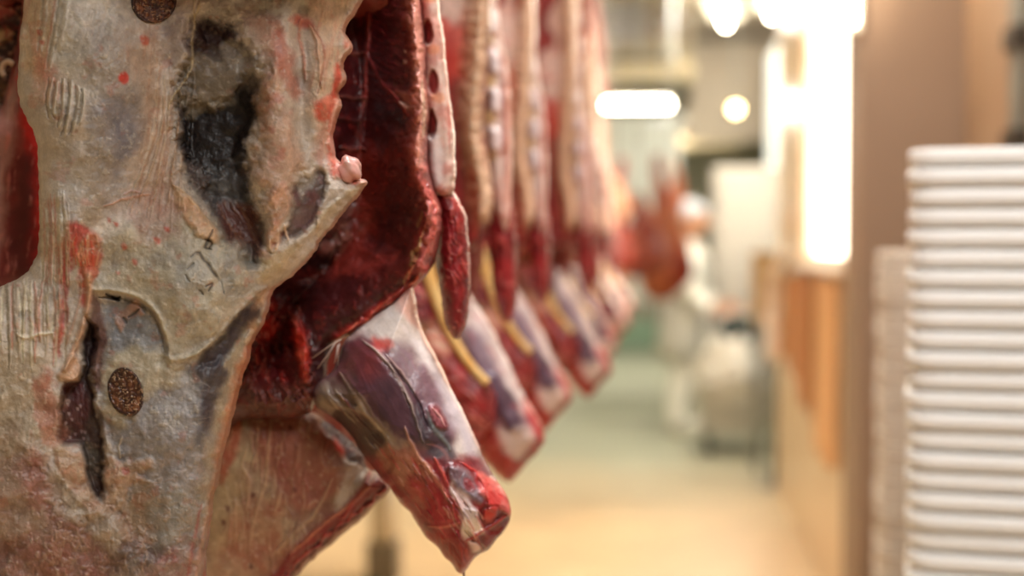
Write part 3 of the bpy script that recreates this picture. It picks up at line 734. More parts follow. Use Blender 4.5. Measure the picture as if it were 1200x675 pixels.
# foreleg
G = Sculpt([(404, 398), (420, 384), (440, 368), (462, 352), (474, 340), (482, 334), (486, 346), (489, 366), (494, 386), (503, 404), (513, 422), (524, 444), (534, 466), (544, 486), (552, 502), (560, 520),
            (566, 536), (574, 552), (584, 566), (594, 582), (599, 598), (596, 614), (588, 626), (580, 634), (573, 644), (566, 648), (556, 654), (550, 664), (543, 672), (536, 670), (530, 660), (520, 652), (512, 640),
            (500, 630), (490, 616), (480, 600), (468, 588), (458, 572), (448, 562), (436, 546), (424, 532), (414, 514), (400, 498), (386, 486), (372, 478), (366, 462), (374, 446), (388, 436), (396, 420)], .8, .6, 4)
x, y = G.x, G.y
G.base((122, 78, 84), (96, 62, 74), 24, 4).dome(.05, 62, .5)
G.patch([(398, 400), (430, 372), (470, 345), (490, 345), (494, 390), (540, 480), (560, 530), (540, 540), (520, 500), (498, 470), (470, 430), (450, 400), (420, 395)], (224, 212, 204), .95, 9, 5, c2=(236, 226, 222), fib=(62, 40, 6), fh=.0004)  # pale membrane, with its broad upper sheen painted in as white
G.patch([(470, 330), (490, 336), (492, 380), (480, 376), (466, 352)], (232, 180, 164), .8, 6, 5)
G.patch([(466, 404), (484, 408), (504, 436), (520, 468), (534, 506), (520, 524), (498, 494), (478, 458), (462, 430)], (116, 80, 94), .85, 10, 5, c2=(140, 108, 124), fib=(60, 30, 6))
G.line([(470, 380), (486, 400), (508, 436), (530, 480), (548, 520)], 5, (232, 222, 222), .6)  # sheen along the edge, painted as a pale line
G.line([(488, 352), (494, 388), (514, 424), (546, 488), (566, 532)], 4, (236, 178, 152), .8)
G.patch([(402, 402), (424, 394), (442, 402), (462, 432), (482, 460), (500, 492), (508, 516), (490, 524), (470, 512), (448, 496), (424, 470), (406, 436), (398, 416)], (84, 52, 64), .95, 7, 4, c2=(58, 38, 52), h=.004, hs=10, fib=(58, 30, 6), fh=.0004)
G.patch([(404, 402), (430, 398), (446, 412), (450, 440), (430, 450), (410, 428)], (116, 52, 58), .7, 10, 6, c2=(138, 60, 62))
G.patch([(498, 432), (522, 460), (534, 490), (540, 512), (524, 520), (506, 500), (492, 470), (486, 440)], (122, 86, 98), .75, 9, 5, c2=(150, 120, 134), h=.002)
G.patch([(512, 440), (536, 470), (548, 500), (560, 530), (550, 536), (536, 512), (520, 474)], (196, 184, 192), .8, 7, 4)
G.patch([(436, 400), (452, 396), (458, 404), (450, 412), (440, 408)], (196, 72, 62), .8, 5, 5, c2=(220, 130, 118))
G.line([(424, 398), (446, 416), (462, 436), (476, 462), (488, 492), (496, 520)], 2.4, (206, 186, 176), .75, .0022)
G.line([(452, 414), (474, 440), (486, 462)], 1.6, (190, 160, 156), .7, .001)
G.line([(448, 420), (468, 446), (480, 478)], 2, (66, 34, 42), .7, -.0014)
G.line([(456, 424), (478, 452), (492, 476), (500, 500)], 2.2, (54, 30, 38), .7, -.002)
G.patch([(482, 478), (500, 482), (516, 500), (528, 520), (530, 540), (510, 536), (492, 514)], (54, 38, 48), .85, 6, 5, c2=(96, 90, 96))
G.line([(500, 480), (506, 498), (520, 516), (528, 528)], 3, (122, 132, 130), .6, .001)
G.patch([(503, 478), (510, 474), (520, 484), (526, 498), (522, 504), (512, 498)], (112, 30, 40), .9, 3, 3, h=.003, c2=(206, 120, 128))
G.line([(506, 478), (514, 486), (523, 500)], 1.4, (232, 170, 170), .8, .0012)
G.line([(500, 520), (516, 524), (526, 540), (520, 548)], 2, (150, 96, 96), .6)
# tendon sheath on the lower left
G.patch([(372, 470), (376, 448), (398, 450), (424, 474), (446, 500), (470, 514), (476, 540), (464, 556), (440, 540), (416, 510), (396, 492)], (156, 140, 122), .85, 6, 6, c2=(84, 62, 56), fib=(50, 20, 4), fh=.0014)
G.patch([(390, 482), (414, 482), (438, 498), (456, 522), (460, 552), (444, 560), (428, 542), (410, 518), (396, 500)], (54, 26, 26), .92, 4, 4, c2=(84, 42, 34), h=-.008, hs=5)
G.line([(398, 436), (414, 462), (436, 494), (456, 514)], 3, (196, 180, 156), .6, .002)
G.patch([(384, 448), (400, 442), (420, 470), (410, 478), (394, 468)], (58, 26, 28), .7, 5, 4, h=-.004)
G.line([(420, 460), (436, 484), (452, 504)], 2, (140, 118, 104), .7, .001)
for k in range(18):
    a0 = random.uniform(378, 440); b0 = 440 + (a0 - 378) * .9 + random.uniform(4, 30)
    G.line([(a0, b0), (a0 + 6, b0 + 7), (a0 + 13, b0 + 15)], 1.4, random.choice([(196, 178, 150), (120, 40, 36), (80, 44, 40)]), .4, .001)
# raw red lower half
G.patch([(446, 538), (470, 530), (500, 536), (528, 544), (556, 540), (580, 560), (604, 590), (600, 620), (560, 660), (540, 680), (500, 640), (470, 596), (440, 560), (430, 544)], (146, 26, 34), .88, 9, 9, c2=(92, 14, 22), fib=(56, 20, 8), fh=.0018)
G.patch([(448, 530), (466, 520), (484, 530), (500, 552), (504, 580), (494, 592), (474, 570), (456, 552)], (176, 118, 92), .8, 8, 9, c2=(160, 50, 44), fib=(56, 16, 7), fh=.001)
G.line([(474, 500), (484, 524), (500, 548), (514, 566), (526, 586), (534, 610)], 3, (214, 156, 130), .7, .002)
G.line([(508, 536), (520, 556), (534, 580), (542, 600)], 3, (214, 90, 76), .7, .002)
G.patch([(480, 556), (502, 560), (524, 580), (540, 610), (546, 632), (524, 636), (500, 612), (484, 586)], (160, 26, 34), .8, 8, 9, c2=(196, 88, 80), fib=(58, 14, 7), fh=.001, fa=.4)
G.patch([(526, 548), (540, 546), (554, 558), (566, 576), (562, 588), (548, 582), (534, 568)], (112, 88, 96), .92, 4, 3, h=.005, c2=(146, 134, 144), hs=5)
G.patch([(544, 562), (552, 562), (556, 572), (548, 576)], (140, 40, 50), .8, 2, 2)
G.line([(526, 546), (524, 562), (536, 580), (548, 594)], 2, (120, 14, 18), .8, -.002)
G.line([(540, 542), (556, 552), (568, 570), (572, 588)], 2.4, (190, 40, 40), .8, .002)
G.patch([(526, 566), (536, 574), (552, 590), (562, 604), (566, 622), (560, 630), (548, 628), (546, 612), (536, 594)], (222, 204, 200), .92, 4, 4, c2=(232, 176, 164), h=.001)
G.patch([(544, 612), (560, 610), (566, 624), (556, 634), (544, 630)], (238, 218, 190), .8, 5, 4)
G.patch([(560, 556), (580, 564), (598, 590), (598, 606), (580, 600), (568, 580)], (206, 58, 56), .85, 5, 5, c2=(232, 130, 120), h=.003)
G.patch([(566, 600), (580, 596), (594, 600), (594, 614), (580, 624), (566, 616)], (88, 8, 14), .9, 4, 4, h=-.006, c2=(150, 24, 28))
G.patch([(566, 600), (576, 594), (582, 600), (578, 612), (568, 610)], (204, 60, 50), .8, 3, 3, h=.004)
G.patch([(552, 630), (570, 622), (590, 612), (598, 606), (590, 628), (570, 648), (556, 656), (546, 648)], (130, 18, 22), .9, 4, 5, c2=(56, 6, 10))
G.patch([(549, 634), (558, 636), (562, 644), (554, 646)], (236, 204, 200), .9, 2, 2, h=.003)
G.line([(546, 634), (560, 626), (574, 618), (594, 604)], 3, (176, 30, 30), .8, .003)
G.patch([(500, 628), (530, 634), (548, 640), (552, 656), (540, 680), (520, 656), (506, 640)], (140, 22, 24), .85, 5, 5, c2=(186, 60, 48), fib=(70, 14, 3), fh=.0014)
G.line([(502, 616), (520, 618), (540, 612)], 2, (216, 120, 96), .6, .0014)
for k in range(60):
    t = random.random(); a0 = 450 + 110 * t + random.uniform(-14, 26); b0 = 536 + 94 * t + random.uniform(-22, 20)
    G.line([(a0, b0), (a0 + 5, b0 + 7), (a0 + 9, b0 + 14)], random.uniform(1, 1.8), random.choice([(206, 80, 76), (96, 10, 16), (90, 10, 14), (226, 170, 150)]), .5, random.choice([.0012, -.001]))
G.line([(434, 544), (456, 570), (482, 602), (506, 636), (528, 660)], 4, (150, 34, 28), .7)
G.line([(566, 650), (580, 634), (592, 620)], 3, (70, 30, 34), .7)
leg2 = G.build('foreleg', SHEEN, side2, lambda X, Y: D2 + .01 - (Y - 340) * .00006, .045, O2)
bm = bmesh.new(); tube(bm, [p1(543, 668, D2) - Vector(O2), p1(543.5, 675, D2) - Vector(O2), p1(544, 681, D2) - Vector(O2)], [.0016, .0009, .0011], 8)
meshobj('blood_drip', bm, plain_mat('blood', (90, 8, 10), .15, coat=.6), side2)
# fine strands joining flap and leg
bm = bmesh.new()
for a in ([(394, 400), (384, 416), (372, 432)], [(396, 404), (394, 416), (392, 426)], [(400, 398), (388, 404), (366, 420)], [(398, 402), (396, 412), (396, 428)]):
    tube(bm, [p1(u, v, D2 - .012) - Vector(O2) for u, v in a], .0006, 6)
meshobj('sinew', bm, plain_mat('pale_sinew', (196, 170, 160), .3, coat=.4), side2)

# ------------------------------------------------------------------ third side: model for the ones that follow
D3 = 1.79
side3 = empty('beef_side', tuple(P(560, 600, D3)[0]), label='third side of beef, cream-edged flap and yellow tendon beside a white and purple foreleg', cat='side of beef', group=None)
O3 = np.array(side3.location)
def flap(pts, D):
    K = Sculpt(pts, 1.4, .9, 4); x, y = K.x, K.y
    K.base((150, 44, 38), (110, 22, 22), 26, 7).dome(.03, 16); K.h -= .02 * sstep(8, 36, K.sd)
    K.patch([(512, -60), (566, -60), (560, 30), (540, 60), (522, 50), (512, 20)], (226, 196, 180), .85, 8, 7, c2=(206, 110, 92))
    K.patch([(514, 30), (542, 26), (556, 60), (546, 110), (522, 110)], (190, 56, 44), .85, 8, 7, c2=(150, 28, 24))
    K.patch([(530, 90), (545, 100), (544, 180), (552, 260), (548, 290), (534, 240), (524, 140)], (110, 16, 20), .85, 6, 5, c2=(150, 40, 36))
    K.mottle((224, 188, 168), 22, .0, .4, .75, .001, 90, 4, within=sstep(0, -60, y)); K.mottle((150, 40, 38), 16, .1, .45, .8, 0, 92, 5, within=sstep(0, -60, y))
    e = [(546, -410), (558, -250), (566, -80), (562, 0), (559, 50), (556, 100), (554, 150), (560, 190), (566, 225), (568, 250)]
    K.line(e, 15, (232, 196, 162), .95, .012, taper=False, wob=5)
    K.line([(570, 180), (574, 220), (572, 255)], 3, (240, 206, 176), .8, .004)
    K.line([(552, 190), (558, 240), (556, 280)], 6, (170, 50, 40), .7)
    for k in range(16):
        yy = random.uniform(-20, 240); K.line([(548, yy), (558, yy + 4), (568, yy - 2)], 2, random.choice([(206, 140, 100), (236, 210, 176)]), .5, .0014)
    return K
flap([(440, -420), (510, -440), (556, -420), (570, -250), (577, -90), (577, 0), (574, 60), (570, 110), (568, 150), (573, 190), (578, 225), (576, 255), (568, 278), (556, 292), (546, 296), (520, 300), (440, 320), (400, 200)], D3).build('belly_flap', MEAT, side3, D3, .02, O3)
def spine(pts, D, holes, org, parent):
    K = Sculpt(pts, 1.4, .9, 4); K.base((222, 200, 190), (206, 156, 142), 18, 8).dome(.022, 14)
    for a0, b0 in holes:
        K.patch([(a0 - 6, b0 - 9), (a0 + 5, b0 - 9), (a0 + 6, b0 + 9), (a0 - 6, b0 + 10)], (120, 34, 36), .9, 3, 2, h=-.008)
        K.patch([(a0 - 6, b0 + 13), (a0 + 10, b0 + 11), (a0 + 10, b0 + 24), (a0 - 6, b0 + 25)], (216, 184, 128), .85, 4, 2)
        K.patch([(a0 + 6, b0 - 14), (a0 + 18, b0 - 12), (a0 + 18, b0 + 10), (a0 + 7, b0 + 8)], (236, 226, 226), .8, 4, 2, h=.004)
    K.line([(592, 80), (595, 140), (596, 210), (594, 260)], 3.2, (226, 150, 132), .85, .006)
    K.line([(588, 60), (590, 140), (590, 220)], 1.8, (140, 50, 44), .7, -.003)
    return K.build('backbone', SHEEN, parent, D, .02, org)
spine([(550, -400), (566, -400), (574, -250), (582, -90), (584, 0), (590, 50), (597, 90), (600, 140), (601, 190), (600, 240), (598, 270), (588, 275), (576, 240), (572, 190), (566, 150), (564, 100), (562, 20)], D3 + .04,
      ((566, 28), (568, 76), (568, 120), (568, 165), (566, -22), (565, -70), (564, -118), (562, -166), (560, -214), (558, -262)), O3, side3)
skirt([(574, 205), (588, 205), (598, 225), (604, 260), (606, 300), (606, 340), (602, 365), (596, 378), (588, 372), (580, 345), (574, 300), (570, 250)], D3 + .05, O3, side3, 0)
def tendon(path, rad, D, org, parent):
    bm = bmesh.new(); sp = spline([(a, b) for a, b in path], 6, False); n = len(sp)
    pts = [p1(a, b, D) - Vector(org) for a, b in sp]
    rr = [np.interp(i / (n - 1), np.linspace(0, 1, len(rad)), rad) for i in range(n)]
    tube(bm, pts, rr, 14)
    for v in bm.verts: v.co.y = v.co.y
    return meshobj('tendon', bm, TEND, parent)
TEND = plain_mat('yellow_tendon', (232, 178, 98), .35, c2=(240, 206, 140), sc=14, stretch=(6, 6, 1), coat=.35, bump=.1)
tendon([(494, 290), (500, 312), (508, 340), (520, 372), (534, 402), (550, 426), (562, 440), (571, 449)], [.0085, .009, .0085, .0075, .0065, .006, .0058, .0062], D3 - .03, O3, side3)
tendon([(488, 300), (488, 340), (494, 372), (502, 400), (514, 440), (524, 470)], [.003, .004, .004, .0035, .003, .002], D3 + .0, O3, side3)
# forearm meat
F = Sculpt([(470, 330), (500, 330), (520, 378), (534, 402), (552, 426), (572, 446), (580, 462), (582, 480), (578, 498), (566, 512), (562, 524), (552, 522), (542, 512), (530, 492), (516, 470), (500, 440), (484, 410), (472, 370)], 1.0, 1.0, 4)
F.base((150, 36, 38), (112, 18, 24), 20, 4).dome(.035, 28)
F.patch([(484, 345), (500, 345), (508, 362), (500, 380), (486, 376)], (92, 24, 34), .9, 5, 4, h=.004)
F.patch([(484, 376), (506, 380), (530, 404), (520, 414), (496, 404)], (206, 168, 140), .8, 7, 6, c2=(206, 80, 60))
F.patch([(494, 406), (514, 420), (520, 450), (506, 446)], (214, 84, 56), .7, 6, 5, c2=(224, 150, 120))
F.mottle((206, 100, 92), 3, .1, .45, .7, .0012, 38, 6); F.mottle((100, 12, 20), 6, .1, .5, .6, -.001, 40, 5); F.mottle((224, 160, 140), 2.2, .3, .6, .6, .0006, 30, 6)
F.build('forearm_muscle', MEAT, side3, D3 - .005, .02, O3)
def shank(pts, D, org, parent):
    K = Sculpt(pts, 1.0, .7, 4); K.base((132, 88, 98), (104, 62, 76), 24, 4).dome(.045, 42)
    K.patch([(540, 345), (556, 350), (584, 400), (620, 480), (604, 480), (580, 440), (560, 420), (540, 390)], (226, 208, 204), .92, 7, 4)
    K.patch([(548, 385), (566, 395), (582, 428), (590, 455), (572, 450), (556, 425), (546, 402)], (112, 86, 108), .85, 7, 4, c2=(150, 128, 146))
    K.patch([(572, 440), (590, 446), (606, 470), (614, 500), (600, 508), (584, 480), (572, 458)], (78, 52, 70), .95, 5, 3, h=.005, c2=(112, 86, 104))
    K.patch([(578, 500), (600, 508), (618, 500), (628, 520), (612, 540), (590, 530)], (230, 206, 196), .85, 6, 5)
    K.patch([(556, 516), (580, 500), (596, 530), (610, 548), (600, 572), (580, 560), (562, 540)], (176, 36, 34), .92, 6, 5, c2=(224, 130, 112), fib=(50, 16, 4), fh=.001)
    K.patch([(604, 545), (624, 520), (640, 505), (642, 530), (620, 555), (600, 572), (592, 560)], (136, 10, 20), .95, 5, 5, c2=(186, 36, 40))
    K.patch([(612, 470), (630, 480), (642, 510), (634, 520), (620, 500)], (196, 50, 52), .85, 5, 4, c2=(226, 130, 120))
    K.line([(560, 352), (586, 398), (614, 452), (636, 500)], 4, (228, 190, 170), .7)
    K.mottle((196, 60, 56), 8, .3, .55, .3, 0, 55, 3)
    return K.build('foreleg', SHEEN, parent, D, .04, org)
shank([(530, 330), (548, 340), (562, 362), (576, 384), (590, 412), (602, 436), (614, 462), (626, 482), (635, 500), (638, 516), (630, 530), (618, 542), (606, 556), (598, 564), (590, 562), (576, 550), (562, 534), (556, 520), (548, 505),
       (536, 470), (524, 430), (520, 370)], D3 + .045, O3, side3)
# outer body behind flap: the broad pale neck and shoulder hidden by the sides in front
W = Sculpt([(330, -90), (560, -90), (568, 100), (565, 300), (550, 380), (520, 420), (500, 500), (470, 540), (420, 560), (360, 520), (320, 300), (310, 100)], 3, 2, 3)
W.base((160, 90, 74), (136, 50, 44), 40, 3).dome(.04, 50); W.mottle((120, 24, 26), 30, .1, .5, .7, .002, 90); W.mottle((220, 196, 170), 20, .2, .5, .5, .002, 92)
W.build('shoulder', FAT, side3, D3 + .11, .06, O3)
hind(side3, (380, 566), D3 + .10, O3, 5)
top3 = P(495, -870, D3 + .10)[0]; gambrel(side3, top3[0], top3[1], top3[2], O3)

# ---- the sides farther down the row (from the third's shape, each hung at its own turn)
tipw = P(598, 562, D3)[0]
def place(src, tx, ty, rz, sx=1, dz=0, ry=0):
    D = .304 * (1 if not dz else (1.3 - (tipw[2] + dz)) / .304) * FPX / (ty - VPY)
    off = Vector(tuple(tipw)) - Vector(src.location)
    c = copy_tree(src); c.rotation_euler = (0, ry, rz)
    X = (tx - VPX) / FPX * D
    Rm = c.rotation_euler.to_matrix()
    off = Rm @ (off * sx); c.location = Vector((X, D, tipw[2] + dz)) - off
    return c
row = [(642, 502, .06, 1.0, 'fourth side of beef down the row, yellow tendon ending in a pale red-rimmed forearm'),
       (690, 462, -.10, 1, 'fifth side of beef, blurred foreleg with broad grey-lilac muscle just right of the fourth'),
       (706, 430, .12, 1, 'sixth side of beef, blurred foreleg with a bright red end above the fifth'),
       (722, 396, -.05, 1.0, 'seventh side of beef, blurred red and pink leg near the far end of the row'),
       (732, 372, .1, 1, 'eighth side of beef, dark-edged leg that juts farthest right in the row')]
for k, (tx, ty, rz, sx, lab) in enumerate(row):
    tag(place(side3, tx, ty, rz, sx, 0, (0, 0, -.01, -.045, -.075)[k]), lab, 'side of beef')
for o in [side3]: pass

# hind parts for the first two sides, above the picture
hind(side2, (300, 485), D2 + .05, O2, 7); t = P(412, -870, D2 + .05)[0]; gambrel(side2, t[0], t[1], t[2], O2)
hind(near, (60, 420), 1.15, ON, 9, 75); t = P(260, -870, 1.15)[0]; gambrel(near, t[0], t[1], t[2], ON)
HOOKS = [(t[0], t[1])] + [(P(412, -870, D2 + .05)[0][0], D2 + .05), (top3[0], top3[1])]

# ------------------------------------------------------------------ side of beef behind the nearest, at the left edge
DL = 1.36
sl = empty('beef_side', tuple(P(0, 500, DL)[0]), label='side of beef half hidden at left edge, smooth red muscle below dark ribs', cat='side of beef')
OL = np.array(sl.location)
K = Sculpt([(-90, 130), (-8, 130), (6, 112), (14, 80), (24, 30), (30, -10), (44, -10), (50, 60), (56, 130), (60, 170), (64, 250), (60, 340), (20, 352), (-90, 356)], 1.2, 1, 4)
K.base((146, 60, 56), (120, 34, 36), 24, 3).dome(.035, 36)
K.patch([(-20, 90), (14, 90), (16, 160), (6, 230), (-6, 330), (-20, 330)], (190, 140, 130), .7, 8, 5, fib=(95, 40, 4), c2=(206, 168, 156), fh=.0006)
K.patch([(20, 100), (30, 90), (44, 170), (52, 250), (44, 320), (30, 310), (36, 220), (26, 150)], (206, 30, 22), .9, 5, 4, c2=(150, 14, 14))
K.patch([(22, 200), (40, 190), (42, 320), (16, 330), (12, 300)], (84, 16, 20), .8, 9, 5)
K.mottle((206, 120, 110), 3, .25, .55, .6, .0008, 100, 8)
K.build('thigh_muscle', SHEEN, sl, DL - .02, .03, OL)
K = Sculpt([(-90, -120), (60, -120), (60, 200), (20, 220), (-90, 230)], 1.5, 1, 4)
K.base((80, 34, 26), (50, 18, 16), 12, 3).dome(.02, 20)
K.patch([(-10, 40), (10, 30), (18, 36), (8, 46), (-6, 50)], (200, 160, 112), .85, 4, 4, h=.006); K.patch([(-10, 6), (12, 4), (20, 14), (4, 24), (-10, 22)], (176, 70, 56), .8, 4, 4, h=.005)
K.patch([(-10, -30), (6, -30), (8, 0), (-10, 4)], (196, 130, 100), .8, 4, 5, h=.004)
K.patch([(0, 100), (12, 110), (10, 200), (-4, 200)], (130, 90, 50), .7, 5, 5)
K.mottle((190, 130, 96), 6, .2, .5, .7, .003); K.mottle((150, 30, 30), 9, .2, .5, .7)
K.build('rib_wall', MEAT, sl, DL + .02, .03, OL)
bm = bmesh.new(); sp = spline([(16, 76), (10, 72), (4, 76), (2, 83), (5, 89)], 5, False)
tube(bm, [p1(a, b, DL - .03) - Vector(OL) for a, b in sp], [.0028] * len(sp), 10)
meshobj('fat_curl', bm, plain_mat('cream_fat', (222, 186, 150), .4, coat=.3), sl)
hind(sl, (-120, 50), DL + .03, OL, 12); t = P(-15, -870, DL + .03)[0]; gambrel(sl, t[0], t[1], t[2], OL)
bpy.context.view_layer.update()

# overhead rails through the hooks
for o in scene.objects:
    if o.type == 'EMPTY' and o.name.startswith('beef_side') and o not in (near, side2, side3, sl):
        h = [c for c in o.children if c.name.startswith('meat_hook')][0]
        v = o.matrix_world @ (Vector(tuple(top3)) - Vector(tuple(O3)) + Vector((0, 0, .3))); HOOKS.append((v.x, v.y))
HOOKS.sort(key=lambda q: q[1])
from mathutils import noise as mnoise
# ------------------------------------------------------------------ room
XR, XP = .99, .665            # right wall beside the trays, right wall beyond the pillar
YF, YN, XL, ZC = 17.0, -3.6, -3.4, 3.7
PY0, PY1 = 4.6, 4.95          # the pillar
def structure(name, bm, mat, smooth=False):
    o = meshobj(name, bm, mat, smooth=smooth); o['kind'] = 'structure'; return o
mfloor, nt, b = new_mat('warmlit_epoxy_floor'); N = nt.nodes.new; L = nt.links.new
tc = N('ShaderNodeTexCoord'); sx = N('ShaderNodeSeparateXYZ'); L(tc.outputs['Object'], sx.inputs[0])
nz = N('ShaderNodeTexNoise'); nz.inputs['Scale'].default_value = 1.3; nz.inputs['Detail'].default_value = 6; L(tc.outputs['Object'], nz.inputs['Vector'])
ma = N('ShaderNodeMath'); ma.operation = 'MULTIPLY_ADD'; ma.inputs[1].default_value = 1.6; L(nz.outputs['Fac'], ma.inputs[0]); L(sx.outputs['Y'], ma.inputs[2])
mr = N('ShaderNodeMapRange'); mr.inputs['From Min'].default_value = 6.9; mr.inputs['From Max'].default_value = 9.4; L(ma.outputs[0], mr.inputs['Value'])
mx = N('ShaderNodeMix'); mx.data_type = 'RGBA'; L(mr.outputs[0], mx.inputs['Factor'])
mx.inputs[6].default_value = lin4((216, 188, 148)); mx.inputs[7].default_value = lin4((154, 156, 136))  # near floor tinted beige for its warm light, grey-green beyond
n3 = N('ShaderNodeTexNoise'); n3.inputs['Scale'].default_value = 5; n3.inputs['Detail'].default_value = 8; L(tc.outputs['Object'], n3.inputs['Vector'])
m3 = N('ShaderNodeMapRange'); m3.inputs['To Min'].default_value = .8; m3.inputs['To Max'].default_value = 1.2; L(n3.outputs['Fac'], m3.inputs['Value'])
vs = N('ShaderNodeVectorMath'); vs.operation = 'SCALE'; L(mx.outputs[2], vs.inputs[0]); L(m3.outputs[0], vs.inputs['Scale']); L(vs.outputs[0], b.inputs['Base Color'])
b.inputs['Roughness'].default_value = .34
bm = bmesh.new(); box(bm, XL, 2.6, YN, YF, -.1, 0); structure('floor', bm, mfloor)
bm = bmesh.new(); box(bm, XL, 2.6, YN, YF, ZC, ZC + .1); structure('ceiling', bm, plain_mat('painted_ceiling', (196, 186, 164), .7, sc=2))
mfar = plain_mat('far_wall_paint', (150, 146, 126), .6, c2=(136, 132, 114), sc=1.5)
bm = bmesh.new(); box(bm, XL, 2.6, YF, YF + .1, 0, ZC); structure('wall_far', bm, mfar)
bm = bmesh.new(); box(bm, XL, 2.6, YN - .1, YN, 0, ZC); structure('wall_near', bm, mfar)
bm = bmesh.new(); box(bm, XL - .1, XL, YN, YF, 0, ZC); structure('wall_left', bm, plain_mat('left_wall_paint', (200, 194, 176), .5, sc=1.5))
mright = plain_mat('tan_wall', (172, 144, 118), .55, c2=(164, 134, 108), sc=1.2)
bm = bmesh.new(); box(bm, XR, XR + .1, YN, PY0, 0, ZC); structure('wall_right', bm, mright)
bm = bmesh.new(); box(bm, XP, XR + .1, PY0, PY1, 0, ZC, .008); structure('trim_1', bm, plain_mat('brown_pillar_paint', (158, 134, 114), .55, c2=(150, 126, 106), sc=1.5))
# wall beyond the pillar with its bright window
mpan = plain_mat('beige_wall_panel', (232, 206, 170), .28, c2=(226, 196, 158), sc=1.6, stretch=(1, 1, .3))
W0, W1, WZ0, WZ1 = PY1, 6.25, 1.2, 2.75
YE = 7.45
bm = bmesh.new()
box(bm, XP, XP + .12, PY1, YE, 0, WZ0); box(bm, XP, XP + .12, PY1, YE, WZ1, ZC); box(bm, XP, XP + .12, W1 + .02, YE, WZ0, WZ1)
structure('wall_right', bm, mpan)
bm = bmesh.new()
for a0, a1, b0, b1 in ((W0, W1, WZ0, WZ0 + .035), (W0, W1, WZ1 - .04, WZ1), (W0, W0 + .03, WZ0, WZ1), (W1 - .03, W1 + .02, WZ0, WZ1)):
    box(bm, XP + .02, XP + .09, a0, a1, b0, b1, .004)
win = structure('window_1', bm, plain_mat('white_window_frame', (235, 228, 214), .4))
bm = bmesh.new(); box(bm, XP + .05, XP + .058, W0 + .03, W1 - .03, WZ0 + .03, WZ1 - .04)
pane = meshobj('pane', bm, plain_mat('bright_frosted_pane', (255, 238, 212), .5, emit=6, c2=(255, 244, 228)), win, smooth=False)
bm = bmesh.new(); box(bm, XP - .03, XP + .03, W0, W1 + .04, WZ0 - .035, WZ0, .006)
meshobj('sill', bm, plain_mat('cream_sill', (240, 214, 180), .4), win, smooth=False)
# room beyond: right wall set back after the wall's end
bm = bmesh.new(); box(bm, 2.5, 2.6, PY1, YF, 0, ZC); box(bm, XP + .12, 2.6, YE - .1, YE, 0, ZC); structure('wall_right', bm, mfar)
# bulkhead across the far aisle
bm = bmesh.new(); box(bm, .36, 2.5, 12.6, 12.75, 2.15, ZC, .01)
structure('trim_2', bm, plain_mat('taupe_bulkhead', (168, 154, 136), .6, sc=1.2))
bm = bmesh.new(); box(bm, .3, 2.5, 12.52, 12.6, 3.02, 3.1, .01); structure('trim_3', bm, plain_mat('dark_trim', (110, 98, 82), .5))
# green skirting along the far wall
bm = bmesh.new(); box(bm, XL, 2.5, YF - .05, YF - .001, 0, .34, .01); structure('baseboard_far', bm, plain_mat('green_skirting', (130, 160, 134), .4, c2=(144, 168, 144)))

# conduit with brackets on the right wall
cond = empty('wall_conduit', (XR - .02, 3.86, 0), label='grey vertical pipe on the tan wall above the tray stack', cat='pipe')
bm = bmesh.new(); tube(bm, [(0, 0, .02), (0, 0, ZC)], .019, 16); meshobj('pipe', bm, plain_mat('grey_paint', (150, 148, 136), .4), cond)
bm = bmesh.new(); tube(bm, [(0, .07, .02), (0, .07, ZC)], .012, 12); meshobj('pipe', bm, cond.children[0].data.materials[0], cond)
for z in (1.56, 1.83):
    bm = bmesh.new(); box(bm, -.028, .02, -.03, .085, z - .03, z + .03, .005); meshobj('clamp', bm, plain_mat('dark_clamp', (60, 52, 40), .5), cond, smooth=False)

# ------------------------------------------------------------------ stacks of white trays
TRAY = plain_mat('white_tray_plastic', (246, 246, 242), .42, c2=(240, 240, 236), sc=8, coat=.15)
TRAYB = plain_mat('offwhite_tray_plastic', (232, 222, 208), .42, c2=(216, 202, 184), sc=8)
def tray_mesh(w, d, pitch, mat):
    bm = bmesh.new()
    def ring(x, y, z, r, n=5):
        out = []
        for cx, cy, a0 in ((x - r, y - r, 0), (-x + r, y - r, 90), (-x + r, -y + r, 180), (x - r, -y + r, 270)):
            for k in range(n):
                a = math.radians(a0 + 90 * k / (n - 1)); out.append(bm.verts.new((cx + r * math.cos(a), cy + r * math.sin(a), z)))
        return out
    x, y = w / 2, d / 2; hgt = .075
    prof = [(x - .03, y - .03, 0, .03), (x - .028, y - .028, .002, .03), (x - .0165, y - .0165, hgt - .03, .035), (x - .008, y - .008, hgt - .024, .04), (x - .001, y - .001, hgt - .0225, .045), (x, y, hgt - .018, .045),
            (x, y, hgt - .003, .045), (x - .003, y - .003, hgt, .045), (x - .012, y - .012, hgt, .04), (x - .017, y - .017, hgt - .006, .035), (x - .032, y - .032, .006, .028)]
    rs = [ring(*p) for p in prof]
    for a, b in zip(rs, rs[1:]):
        n = len(a)
        for k in range(n): bm.faces.new((a[k], a[(k + 1) % n], b[(k + 1) % n], b[k]))
    bm.faces.new(rs[0][::-1]); bm.faces.new(rs[-1])
    return bm
def ordw(k):
    w = ['topmost', 'second', 'third', 'fourth', 'fifth', 'sixth', 'seventh', 'eighth', 'ninth', 'tenth', 'eleventh', 'twelfth', 'thirteenth', 'fourteenth', 'fifteenth', 'sixteenth', 'seventeenth', 'eighteenth',
         'nineteenth', 'twentieth', 'twenty-first', 'twenty-second', 'twenty-third', 'twenty-fourth', 'twenty-fifth', 'twenty-sixth', 'twenty-seventh', 'twenty-eighth', 'twenty-ninth', 'thirtieth']
    return w[k] if k < len(w) else None
